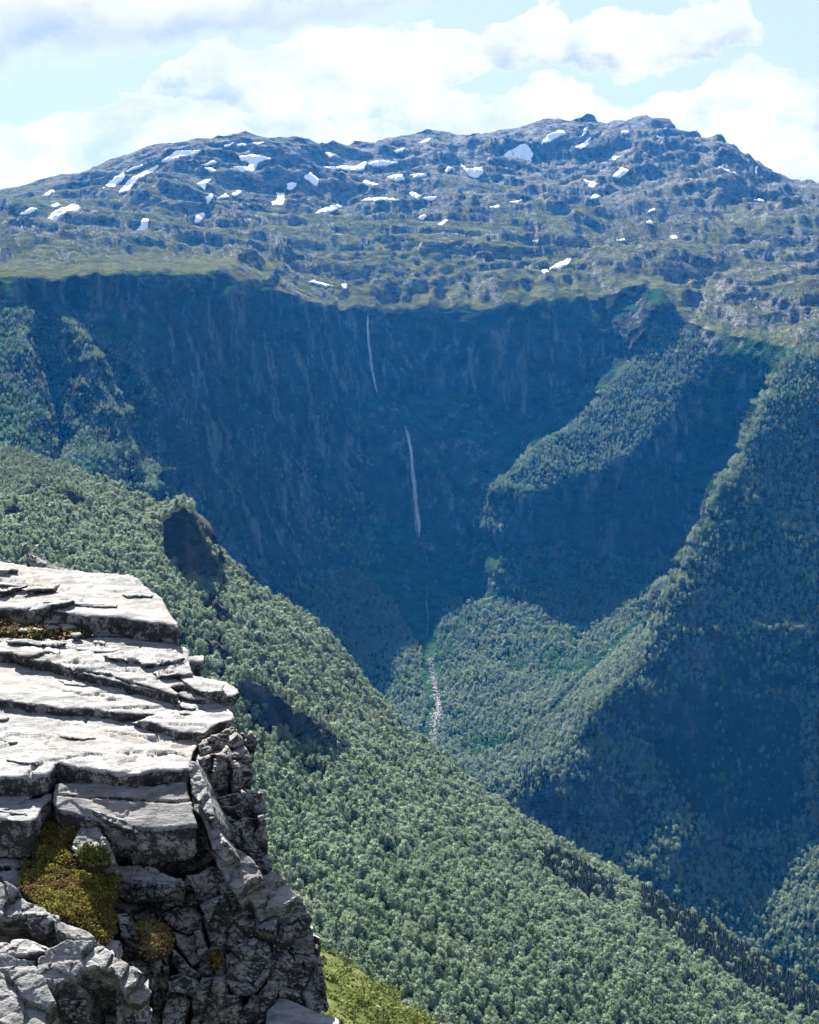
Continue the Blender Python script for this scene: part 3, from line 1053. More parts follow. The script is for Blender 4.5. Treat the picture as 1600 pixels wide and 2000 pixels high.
# --- far woods: valley side, gorge, ledges of the left-hand wall
q = FP / 1000.0
n_far = fbm(q * 7 + 1, 4)
flat = smooth(FN2[..., 2], 0.30, 0.62)
VALLEY = [(600, 1120), (700, 1120), (770, 1180), (835, 1290), (850, 1330), (880, 1330), (900, 1270), (958, 1178), (990, 1240), (1100, 1330), (1160, 1330), (1220, 1270),
          (1292, 1215), (1345, 1115), (1410, 1005), (1425, 935), (1466, 875), (1500, 785), (1556, 690), (1600, 650), (1760, 700), (1760, 1960), (700, 1960), (600, 1400)]
LEFT = [(-60, 600), (60, 610), (180, 640), (280, 690), (310, 780), (320, 960), (-60, 1000)]
CRESTB = [(1300, 640), (1370, 660), (1400, 695), (1335, 785), (1265, 862), (1175, 928), (1092, 962), (1030, 975), (1008, 912), (1040, 880), (1100, 845), (1180, 765)]
NOSE = [(950, 935), (1040, 930), (1010, 1050), (960, 1080), (940, 1030)]
FACE = [(1015, 930), (1300, 1100), (1340, 1110), (1290, 1190), (1100, 1320), (960, 1180), (980, 1050)]
LWALL = [(300, 760), (640, 620), (720, 640), (700, 900), (760, 1100), (640, 1150), (400, 1100), (300, 950)]
CONE = [(850, 1290), (868, 1180), (960, 1168), (905, 1270), (880, 1335)]
APRON = [(958, 1178), (1100, 1150), (1290, 1190), (1225, 1275), (1160, 1335), (1100, 1335), (990, 1245)]
RTOP = [(1330, 620), (1560, 690), (1600, 760), (1760, 780), (1760, 600), (1600, 590), (1480, 600)]
dens = 0.0 * flat
for poly, dn in ((VALLEY, 0.085), (LEFT, 0.07), (CRESTB, 0.085), (NOSE, 0.05), (FACE, 0.03), (LWALL, 0.02), (RTOP, 0.014), (CONE, 0.05), (APRON, 0.06)):
    dens = np.maximum(dens, dn * in_poly(GX, GY, poly))
creek = np.interp(GY, [1050, 1160, 1280, 1380, 1470], [815, 835, 830, 852, 838])
dens = dens * (np.abs(GX - creek) > np.interp(GY, [1050, 1280, 1330, 1470], [4, 6, 13, 15]))
chute = np.interp(GY, [1190, 1250, 1310, 1400], [1290, 1220, 1160, 1080], left=-999, right=-999)
dens = dens * (np.abs(GX - chute) > 9)
dens = dens * (0.12 + 0.88 * flat) * smooth(n_far, -0.55, 0.05)
p, j, i = scatter(FP, dens, rng3)
fx_, fy_ = GX[j, i], GY[j, i]
vis = (fx_ > -220) & (fx_ < 1820) & (fy_ < np.interp(fx_, cr[:, 0], cr[:, 1]) + 40)
p, fx_, fy_ = p[vis], fx_[vis], fy_[vis]
spz = in_poly(fx_, fy_, [(1310, 1340), (1560, 1380), (1570, 1600), (1400, 1640), (1320, 1560), (1240, 1400)]) & (rng3.uniform(size=len(p)) < 0.85)
spz |= in_poly(fx_, fy_, [(1010, 1500), (1060, 1490), (1080, 1560), (1020, 1590)]) & (rng3.uniform(size=len(p)) < 0.7)
spz |= in_poly(fx_, fy_, [(1250, 1300), (1300, 1290), (1310, 1340), (1260, 1350)])
lefty = (fy_ < 960) & (fx_ < 700)
th = (rng3.uniform(0, 1, len(p)) ** 1.5 * 5.0 + 3.6) * np.where(lefty, 0.8, 1.0) * np.where(fy_ < 950, 0.72, 0.9)
th[spz] = rng3.uniform(5.5, 9, spz.sum())
v_ = (fx_ > 600) & (fy_ > 1080)
forest('valley_birch_wood', p[v_ & ~spz], th[v_ & ~spz], birch_protos, 'hazy birch wood on the valley floor and right-hand valley side', rng3)
forest('valley_spruce_wood', p[spz], th[spz], spruce_protos, 'dark hazy spruce wood on the right-hand valley side', rng3)
forest('ledge_birch_wood', p[~v_ & ~spz], th[~v_ & ~spz], birch_protos, 'birch scrub clinging to ledges of the far cliff walls', rng3)
print('far trees', len(p))
# ------------------------------------------------------------------ foreground rock outcrop
def rock_material(name, pale, dark, speckle=0.5):
    m, t, bs = material(name)
    g = t.new('ShaderNodeNewGeometry')
    P = g.outputs['Position']
    nz = t.xyz(g.outputs['Normal'])[2]
    lam = t.noise(t.mapping(P, (1.2, 2.2, 9.0), (0.10, 0.06, 0.2)), 2.2, 7, 0.66)
    n_big = t.noise(P, 1.1, 5, 0.6)
    n_mid = t.noise(P, 6.0, 6, 0.68)
    n_fine = t.noise(P, 34.0, 5, 0.7)
    col = t.mix(t.step(lam, 0.34, 0.60), tuple(0.58 * c for c in pale), pale)
    hair = t.noise(t.mapping(P, (0.9, 5.0, 12.0), (0.05, 0.05, 0.10)), 2.6, 8, 0.7, 0.4)
    col = t.mix(t.math('MULTIPLY', t.step(t.math('ABSOLUTE', t.math('SUBTRACT', hair, 0.5)), 0.018, 0.004), 0.75), col, tuple(0.22 * c for c in pale))
    col = t.mix(t.math('MULTIPLY', t.step(n_big, 0.50, 0.70), 0.45), col, (pale[0] * 0.95, pale[1] * 0.80, pale[2] * 0.68))
    blot = t.noise(t.mapping(P, (0.8, 0.5, 1.0)), 2.4, 6, 0.68)
    col = t.mix(t.math('MULTIPLY', t.step(blot, 0.50, 0.66), 0.5), col, tuple(0.42 * c for c in pale))
    # black and white crust lichen; denser on steep faces to paint in their shade
    steepness = t.step(nz, 0.95, 0.35)
    thr = t.math('SUBTRACT', 0.66, t.math('MULTIPLY', steepness, 0.13 + 0.1 * speckle))
    lich = t.math('ADD', t.math('MULTIPLY', n_mid, 0.6), t.math('MULTIPLY', n_fine, 0.4))
    k = t.step(t.math('SUBTRACT', lich, thr), -0.03, 0.05)
    col = t.mix(t.math('MULTIPLY', k, 0.9), col, dark)
    w = t.step(t.noise(P, 17.0, 5, 0.72), 0.60, 0.67)
    col = t.mix(t.math('MULTIPLY', w, t.math('ADD', 0.12, t.math('MULTIPLY', steepness, 0.5))), col, (0.42, 0.42, 0.38))
    yel = t.step(t.noise(P, 3.3, 6, 0.7), 0.70, 0.76)
    col = t.mix(t.math('MULTIPLY', yel, 0.5), col, (0.30, 0.29, 0.14))
    t.put(bs.inputs['Base Color'], col)
    bs.inputs['Roughness'].default_value = 0.8
    h = t.math('ADD', t.math('MULTIPLY', lam, 0.030), t.math('ADD', t.math('MULTIPLY', n_mid, 0.020), t.math('MULTIPLY', n_fine, 0.008)))
    t.put(bs.inputs['Normal'], t.bump(h, 0.8, 1.0))
    return m


M_SLAB = rock_material('pale_schist', (0.27, 0.267, 0.26), (0.035, 0.035, 0.035), 0.2)
M_BLOCK = rock_material('shaded_lichened_schist', (0.25, 0.247, 0.242), (0.016, 0.016, 0.017), 0.75)  # black lichen, plus shade put into the colour of the faces
M_SPINE = rock_material('weathered_grey_schist', (0.235, 0.232, 0.226), (0.03, 0.03, 0.03), 0.35)

outcrop = bpy.data.objects.new('rock_outcrop', None)
outcrop.location = (0, 0, 0)
COL.objects.link(outcrop)
outcrop['label'] = 'pale grey layered rock ledge with dark broken cliff edge in the foreground'
outcrop['category'] = 'rock outcrop'

TOP_A, TOP_B, TOP_Y0, TOP_Z0 = -0.035, 0.09, 16.0, -4.79


def top_plane(dz, a=TOP_A, b=TOP_B):
    z00 = TOP_Z0 + dz - b * TOP_Y0
    n = np.array([-a, -b, 1.0])
    n /= np.linalg.norm(n)

    def f(px, py):
        sx, sz = ray_slopes(px, py)
        return at(px, py, z00 / (sz - a * sx - b))
    return f, n


def face_plane(px0, py0, Y0, nrm):
    n = np.array(nrm, float)
    n /= np.linalg.norm(n)
    P0 = at(px0, py0, Y0)
    k = float(P0 @ n)

    def f(px, py):
        sx, sz = ray_slopes(px, py)
        d = sx * n[0] + n[1] + sz * n[2]
        d = np.minimum(d, -0.12)
        return at(px, py, np.clip(k / d, Y0 * 0.86, Y0 * 1.16))
    return f, n


def densify(poly, step, rough, rng):
    """outline with worn, wandering edges"""
    out, arc, nrm, L0 = [], [], [], 0.0
    n = len(poly)
    for i in range(n):
        a, b = np.array(poly[i], float), np.array(poly[(i + 1) % n], float)
        L = np.linalg.norm(b - a)
        k = max(1, int(L / step))
        tn = np.array([-(b - a)[1], (b - a)[0]]) / (L + 1e-9)
        for s in range(k):
            out.append(a + (b - a) * s / k)
            arc.append(L0 + L * s / k)
            nrm.append(tn)
        L0 += L
    out, arc, nrm = np.array(out), np.array(arc), np.array(nrm)
    o3 = np.full(len(arc), rng.uniform(0, 100))
    w = 1.7 * perlin(np.stack([arc / 30, o3, o3], 1)) + 0.9 * perlin(np.stack([arc / 11, o3, o3 + 5], 1))
    return out + nrm * (rough * w)[:, None]


def seg_dist(p, poly):
    best = np.full(len(p), 1e9)
    n = len(poly)
    for i in range(n):
        a, b = poly[i], poly[(i + 1) % n]
        ab = b - a
        t = np.clip(((p - a) @ ab) / (ab @ ab + 1e-12), 0, 1)
        best = np.minimum(best, np.linalg.norm(p - (a + t[:, None] * ab), axis=1))
    return best


def facets(P, cell, tilt, rng, stretch=(1, 1, 1)):
    """angular fracture facets: nearest seed gives a tilted plane, borders become grooves"""
    st = np.array(stretch, float)
    lo, hi = P.min(0), P.max(0)
    vol = np.maximum(hi - lo, cell)
    cnt = int(np.clip(np.prod(np.maximum(vol[[0, 2]], vol[1] * 0.5) / cell) * 2.2, 5, 160))
    S = P[rng.integers(0, len(P), cnt)] + rng.normal(size=(cnt, 3)) * cell * 0.3
    T = rng.normal(size=(cnt, 3)) * tilt
    off = rng.normal(size=cnt) * tilt * cell * 0.35
    d = np.linalg.norm((P[:, None] - S[None]) * st, axis=-1) if len(P) * cnt < 4e6 else None
    if d is None:
        d = np.stack([np.linalg.norm((P - s) * st, axis=-1) for s in S], 1)
    o = np.argpartition(d, 1, axis=1)[:, :2]
    d1 = np.take_along_axis(d, o, 1)
    sw = d1[:, 0] > d1[:, 1]
    o[sw] = o[sw][:, ::-1]
    d1[sw] = d1[sw][:, ::-1]
    h = ((P - S[o[:, 0]]) * T[o[:, 0]]).sum(1) + off[o[:, 0]]
    groove = np.exp(-((d1[:, 1] - d1[:, 0]) / (0.10 * cell)) ** 2)
    return h, groove


ROCK_TRIS = 0


def rock(name, poly, plane, thick, style='face', mat=None, bevel=0.05, step=3.0, seed=None, amp=1.0, ext=None, rough=1.0, cell=0.35, side=None, parent='outcrop'):
    """one piece of rock: outline on its own plane, worn edges, fractured surface, real thickness"""
    global ROCK_TRIS
    rng = np.random.default_rng(seed if seed is not None else int(sum(x * 7 + y * 13 for x, y in poly)) % 99991)
    f, n = plane
    if name == 'rock_block':
        pc_ = np.mean(np.array(poly, float), 0)
        poly = [tuple(pc_ + (np.array(q_) - pc_) * 1.05) for q_ in poly]
    bd = densify(poly, step, rough, rng)
    xs, ys = bd[:, 0], bd[:, 1]
    gxx, gyy = np.meshgrid(np.arange(xs.min(), xs.max(), step), np.arange(ys.min(), ys.max(), step))
    gp = np.stack([gxx.ravel(), gyy.ravel()], 1) + rng.uniform(-.25, .25, (gxx.size, 2)) * step
    gp = gp[in_poly(gp[:, 0], gp[:, 1], [tuple(b_) for b_ in bd])]
    if len(gp):
        gp = gp[seg_dist(gp, bd) > 0.55 * step]
    co = np.concatenate([bd, gp]) if len(gp) else bd
    nb = len(bd)
    v2, _e, tris, orig, _a, _b = delaunay_2d_cdt([Vector(c) for c in co], [(i, (i + 1) % nb) for i in range(nb)], [], 1, 1e-4)
    p2 = np.array([(v.x, v.y) for v in v2])
    # the outline's vertices in order
    where = {}
    for i, og in enumerate(orig):
        for o_ in og:
            where[o_] = i
    ring = [where[i] for i in range(nb) if i in where]
    P = f(p2[:, 0], p2[:, 1])
    bd3 = P[ring]
    dist = seg_dist(P, bd3)
    if style == 'top':
        q_ = P.copy()
        h = 0.022 * fbm(q_ * (0.7, 0.4, 1) + 3, 3)
        lam = 4.2 * fbm(q_ * (0.55, 0.95, 0.6) + 7.7, 5, 0.55) + 0.35 * q_[:, 1]
        fr = lam - np.floor(lam)
        msk = smooth(fbm(q_ * (0.5, 0.8, .5) + 1.7, 3), -0.35, 0.25)
        h += 0.034 * amp * msk * (smooth(fr, 0.46, 0.54) - fr)
        cr1 = perlin(q_ * (0.42, 1.25, 0.5) + 11.3) + 0.28 * fbm(q_ * (2.2, 4, 3), 3)
        cut = smooth(perlin(q_ * (0.8, 0.9, 0.9) + 4.1), -0.02, 0.2)
        h -= 0.06 * amp * cut * np.exp(-(cr1 / 0.022) ** 2)
        h += 0.006 * fbm(q_ * (5, 3, 5), 4) + 0.004 * fbm(q_ * 22, 3)
        h -= bevel * (1 - np.sqrt(np.clip(1 - (1 - np.clip(dist / bevel, 0, 1)) ** 2, 0, 1)))
    else:
        fh, gr_ = facets(P, cell, 0.42, rng, (1, 1, 0.8))
        fh2, gr2 = facets(P, cell * 0.36, 0.42, rng, (1, 1, 1.4))
        h = amp * (0.8 * fh + 0.45 * fh2 - 0.035 * gr_ - 0.012 * gr2) + 0.03 * amp * fbm(P * 3.5, 4, ridged=True) + 0.012 * fbm(P * 15, 3)
        bv = bevel * 1.8
        h -= bv * (1 - np.sqrt(np.clip(1 - (1 - np.clip(dist / bv, 0, 1)) ** 2, 0, 1)))
    V = P + h[:, None] * n
    down = np.array(ext if ext is not None else ((0, 0.10, -1) if style == 'top' else tuple(-n + np.array([0, 0.25, 0]))), float)
    down /= np.linalg.norm(down)
    F = [tuple(t_) for t_ in tris]
    # orient the face towards the normal
    a_, b_, c_ = (V[F[len(F) // 2][k]] for k in range(3))
    if np.dot(np.cross(b_ - a_, c_ - a_), n) < 0:
        F = [t_[::-1] for t_ in F]
    nf_top = len(F)
    rings = [np.array(ring)]
    allV = [V]
    cnt = len(V)
    layers = max(3, int(np.clip(thick / 0.03, 3, 14)))
    ctr = V[ring].mean(0)
    R0 = V[ring]
    out = R0 - ctr
    out -= np.outer(out @ down, down)
    out /= np.linalg.norm(out, axis=1)[:, None] + 1e-9
    for l in range(1, layers + 1):
        dl = thick * l / layers
        pos = R0 + down * dl
        w_ = 0.06 * amp * fbm(pos * (0.9, 0.9, 15.0) + 5, 4) + 0.03 * amp * fbm(pos * (4, 4, 5), 2) - (0.05 if style == 'top' else 0.015) * l / layers
        pos = pos + out * w_[:, None]
        allV.append(pos)
        rings.append(np.arange(cnt, cnt + len(ring)))
        cnt += len(ring)
    for l in range(layers):
        A, B = rings[l], rings[l + 1]
        for k in range(len(A)):
            k2 = (k + 1) % len(A)
            F.append((int(A[k]), int(B[k]), int(B[k2]), int(A[k2])))
    allV.append((R0.mean(0) + down * thick)[None])
    last = rings[-1]
    for k in range(len(last)):
        F.append((int(last[k]), cnt, int(last[(k + 1) % len(last)])))
    V = np.concatenate(allV)
    me = bpy.data.meshes.new(name)
    me.from_pydata([tuple(v) for v in V.tolist()], [], F)
    me.update()
    import bmesh
    bm = bmesh.new()
    bm.from_mesh(me)
    bmesh.ops.recalc_face_normals(bm, faces=bm.faces)
    bm.to_mesh(me)
    bm.free()
    if side is not None:
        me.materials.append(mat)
        me.materials.append(side)  # side walls darker than the top: lichen plus painted-in shade
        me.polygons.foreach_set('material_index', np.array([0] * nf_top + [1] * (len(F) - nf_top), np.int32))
    me.polygons.foreach_set('use_smooth', np.full(len(F), style == 'top'))
    ROCK_TRIS += len(F)
    return link(name, me, mat or (M_SLAB if style == 'top' else M_BLOCK), parent=outcrop if parent == 'outcrop' else parent)


# --- inner mass that everything rests on
CORE = [(-330, 1125), (60, 1130), (200, 1150), (300, 1190), (335, 1235), (350, 1290), (395, 1340), (440, 1362), (445, 1400), (455, 1430), (478, 1470), (475, 1540),
        (500, 1570), (508, 1640), (520, 1700), (560, 1740), (590, 1800), (600, 1850), (615, 1900), (620, 1960), (630, 2060), (-330, 2080)]
core_s = ThinPlate([(-330, 1130, 26), (-330, 1320, 19.6), (-330, 1540, 16.4), (-330, 1740, 14.7), (-330, 1900, 13.6), (-330, 2060, 13.0), (0, 1130, 26), (280, 1160, 24.5), (0, 1230, 22), (330, 1240, 21.3), (0, 1320, 19.6), (400, 1350, 18.9), (0, 1450, 17.3), (300, 1450, 17.2), (440, 1430, 17.6),
                    (0, 1540, 16.3), (250, 1540, 16.1), (470, 1520, 17.2), (0, 1650, 15.2), (200, 1640, 15.5), (330, 1660, 15.9), (480, 1640, 16.2), (120, 1740, 15.0), (260, 1780, 15.4), (400, 1760, 15.7), (560, 1780, 16.0),
                    (0, 1740, 14.4), (200, 1880, 14.6), (330, 1880, 15.2), (480, 1900, 15.5), (600, 1900, 15.6), (0, 1900, 13.4), (150, 1990, 13.9), (320, 2000, 15.0), (480, 2000, 15.1), (620, 2000, 15.1), (0, 2060, 13.0), (300, 2070, 14.4)], 0.01)
core_n = np.array([0.0, -0.75, 0.66])
rock('bedrock', CORE, (lambda x, y: at(x, y, 1 / core_s.inv(x, y) - 0.22 * smooth(y, 1500, 1640)), core_n), 1.6, 'face', M_BLOCK, 0.05, 4.0, 1, 0.9, (-0.1, 1, -0.5), 1.5, 0.45)

# --- flat slabs of the ledge, back to front: outline, height, thickness
SLABS = [
    ([(-90, 1087), (0, 1096), (40, 1101), (107, 1110), (215, 1117), (250, 1121), (270, 1126), (283, 1141), (295, 1155), (317, 1167), (322, 1178), (328, 1190), (338, 1203), (348, 1214), (349, 1224),
      (325, 1217), (295, 1215), (250, 1208), (212, 1203), (170, 1203), (140, 1198), (120, 1194), (88, 1188), (50, 1190), (0, 1186), (-90, 1180)], 0.30, 0.5, 0.07),
    ([(42, 1150), (70, 1143), (100, 1141), (118, 1143), (104, 1148), (75, 1150), (50, 1154)], 0.37, 0.07, 0.02),
    ([(55, 1189), (80, 1179), (110, 1173), (148, 1172), (125, 1178), (100, 1182), (80, 1190)], 0.37, 0.08, 0.02),
    ([(-60, 1146), (0, 1149), (22, 1147), (58, 1143), (38, 1149), (10, 1155), (-60, 1156)], 0.37, 0.08, 0.02),
    ([(-60, 1107), (0, 1109), (18, 1106), (36, 1111), (20, 1114), (-60, 1116)], 0.36, 0.06, 0.02),
    ([(88, 1201), (130, 1196), (150, 1200), (128, 1207), (110, 1216), (86, 1216)], 0.17, 0.12, 0.03),
    ([(120, 1207), (150, 1202), (172, 1206), (160, 1213), (130, 1215)], 0.12, 0.1, 0.03),
    ([(165, 1228), (190, 1224), (215, 1227), (220, 1231), (190, 1233)], 0.08, 0.1, 0.03), ([(175, 1237), (220, 1232), (250, 1236), (245, 1241), (190, 1241)], 0.07, 0.1, 0.03),
    ([(-90, 1240), (10, 1243), (60, 1246), (130, 1250), (180, 1246), (230, 1244), (280, 1250), (345, 1257), (362, 1263), (372, 1272), (368, 1285), (375, 1308), (378, 1316), (350, 1316), (330, 1319),
      (362, 1330), (364, 1336), (330, 1340), (350, 1352), (345, 1357), (300, 1341), (260, 1330), (220, 1318), (150, 1304), (128, 1301), (95, 1292), (60, 1288), (30, 1275), (-90, 1265)], 0.06, 0.16, 0.04),
    ([(200, 1281), (235, 1272), (280, 1271), (300, 1275), (340, 1276), (362, 1284), (345, 1289), (320, 1295), (290, 1293), (270, 1288), (235, 1289), (215, 1286)], 0.115, 0.07, 0.02),
    ([(10, 1252), (50, 1247), (90, 1250), (130, 1258), (110, 1261), (60, 1257), (20, 1256)], 0.10, 0.06, 0.02),
    ([(270, 1288), (300, 1283), (325, 1290), (310, 1297), (280, 1296)], 0.12, 0.07, 0.02),
    ([(298, 1314), (330, 1305), (372, 1308), (378, 1316), (350, 1318), (318, 1319)], 0.115, 0.08, 0.02),
    ([(120, 1305), (160, 1303), (210, 1312), (260, 1324), (320, 1341), (350, 1352), (335, 1356), (280, 1343), (220, 1329), (160, 1315)], 0.03, 0.16, 0.03),
    ([(366, 1281), (385, 1278), (399, 1281), (398, 1290), (388, 1293), (370, 1292)], 0.06, 0.42, 0.05),
    ([(340, 1325), (350, 1318), (375, 1316), (395, 1320), (420, 1325), (442, 1330), (452, 1338), (463, 1342), (466, 1349), (458, 1356), (440, 1360), (428, 1363), (400, 1366), (372, 1362), (352, 1356), (346, 1352),
      (358, 1345), (354, 1337)], 0.0, 0.34, 0.06),
    ([(352, 1322), (372, 1318), (395, 1321), (425, 1330), (440, 1335), (436, 1343), (435, 1350), (415, 1352), (395, 1350), (380, 1344), (366, 1334)], 0.085, 0.10, 0.03),
    ([(-90, 1275), (0, 1280), (30, 1284), (60, 1290), (100, 1295), (150, 1312), (200, 1327), (260, 1343), (305, 1355), (345, 1359), (360, 1363), (400, 1368), (425, 1373), (445, 1383), (456, 1392), (459, 1403),
      (440, 1410), (425, 1415), (415, 1420), (398, 1431), (380, 1428), (350, 1427), (320, 1418), (297, 1410), (270, 1404), (305, 1394), (280, 1393), (240, 1392), (215, 1388), (170, 1384), (120, 1384), (85, 1377),
      (60, 1376), (40, 1372), (0, 1366), (-90, 1362)], -0.07, 0.16, 0.05),
    ([(25, 1274), (40, 1264), (66, 1260), (84, 1264), (87, 1276), (60, 1279), (38, 1280)], 0.10, 0.14, 0.05),
    ([(-90, 1366), (0, 1374), (40, 1375), (70, 1379), (120, 1386), (200, 1394), (260, 1404), (290, 1411), (330, 1424), (370, 1433), (386, 1436), (390, 1450), (378, 1468), (373, 1490), (373, 1500), (350, 1503),
      (290, 1505), (270, 1511), (230, 1511), (180, 1504), (130, 1494), (112, 1487), (107, 1495), (102, 1506), (92, 1515), (60, 1516), (0, 1517), (-90, 1517)], -0.17, 0.21, 0.09),
    ([(255, 1410), (272, 1405), (295, 1414), (285, 1416), (268, 1413)], -0.12, 0.06, 0.02),
    ([(267, 1516), (300, 1508), (340, 1503), (376, 1505), (368, 1520), (330, 1525), (285, 1523)], -0.44, 0.09, 0.03),
    ([(-90, 1549), (0, 1550), (45, 1553), (78, 1556), (96, 1545), (104, 1541), (100, 1560), (82, 1580), (73, 1598), (60, 1603), (0, 1602), (-90, 1602)], -0.40, 0.40, 0.06),
    ([(-90, 1640), (0, 1645), (26, 1650), (34, 1660), (14, 1664), (0, 1668), (-90, 1668)], -1.02, 0.2, 0.04),
    ([(-90, 1668), (0, 1672), (20, 1672), (36, 1684), (33, 1698), (15, 1708), (0, 1716), (-90, 1716)], -1.1, 0.45, 0.05),
    ([(88, 1592), (110, 1588), (130, 1592), (140, 1602), (118, 1606), (92, 1600)], -0.80, 0.12, 0.04),
    ([(205, 1640), (220, 1634), (243, 1635), (243, 1645), (222, 1649)], -0.93, 0.12, 0.04),
    ([(222, 1662), (270, 1641), (292, 1650), (286, 1664), (240, 1674)], -1.02, 0.18, 0.04),
    ([(520, 1975), (545, 1946), (567, 1950), (595, 1963), (622, 1977), (632, 1976), (662, 1988), (668, 2012), (640, 2050), (520, 2050)], -2.0, 0.5, 0.06),
]
def widen(poly):
    """the ledge goes on to the left beyond the picture"""
    return [(-330, y_) if x_ <= -40 else (x_, y_) for x_, y_ in poly]


for poly, dz, th, bv in SLABS:
    poly = widen(poly)
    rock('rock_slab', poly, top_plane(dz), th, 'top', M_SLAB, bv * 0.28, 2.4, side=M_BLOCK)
slabs_made = [o for o in outcrop.children if o.name.startswith('rock_slab')]
slabs_made[0]['label'] = 'rearmost thick slab of the ledge with dark front face'
slabs_made[18]['label'] = 'large smooth slab across the middle of the ledge'
slabs_made[20]['label'] = 'large front slab with a notched front edge'

# --- thin flakes split off the slabs' surfaces
flr = np.random.default_rng(77)
for host, cnt, dz in ((0, 4, 0.30), (9, 5, 0.06), (18, 3, -0.07), (20, 4, -0.17), (23, 2, -0.40)):
    hp = SLABS[host][0]
    hx0, hx1 = max(-20, min(q_[0] for q_ in hp)), max(q_[0] for q_ in hp)
    hy0, hy1 = min(q_[1] for q_ in hp), max(q_[1] for q_ in hp)
    made = 0
    for tr_ in range(400):
        if made >= cnt:
            break
        cx_, cy_ = flr.uniform(hx0, hx1), flr.uniform(hy0, hy1)
        w_, h_ = flr.uniform(18, 85), flr.uniform(2.5, 8.0)
        tl = flr.uniform(0.0, 0.16)
        poly = []
        for a_ in np.linspace(0, 2 * math.pi, 11, endpoint=False):
            r_ = flr.uniform(0.55, 1.1)
            ex, ey = w_ * math.cos(a_) * r_, h_ * math.sin(a_) * r_
            poly.append((cx_ + ex, cy_ + ey + tl * ex))
        pa = np.array(poly)
        if not in_poly(pa[:, 0], pa[:, 1], hp).all():
            continue
        f_, n_ = top_plane(dz + flr.uniform(0.008, 0.026))
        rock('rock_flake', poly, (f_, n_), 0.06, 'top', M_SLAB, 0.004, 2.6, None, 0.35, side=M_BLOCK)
        made += 1

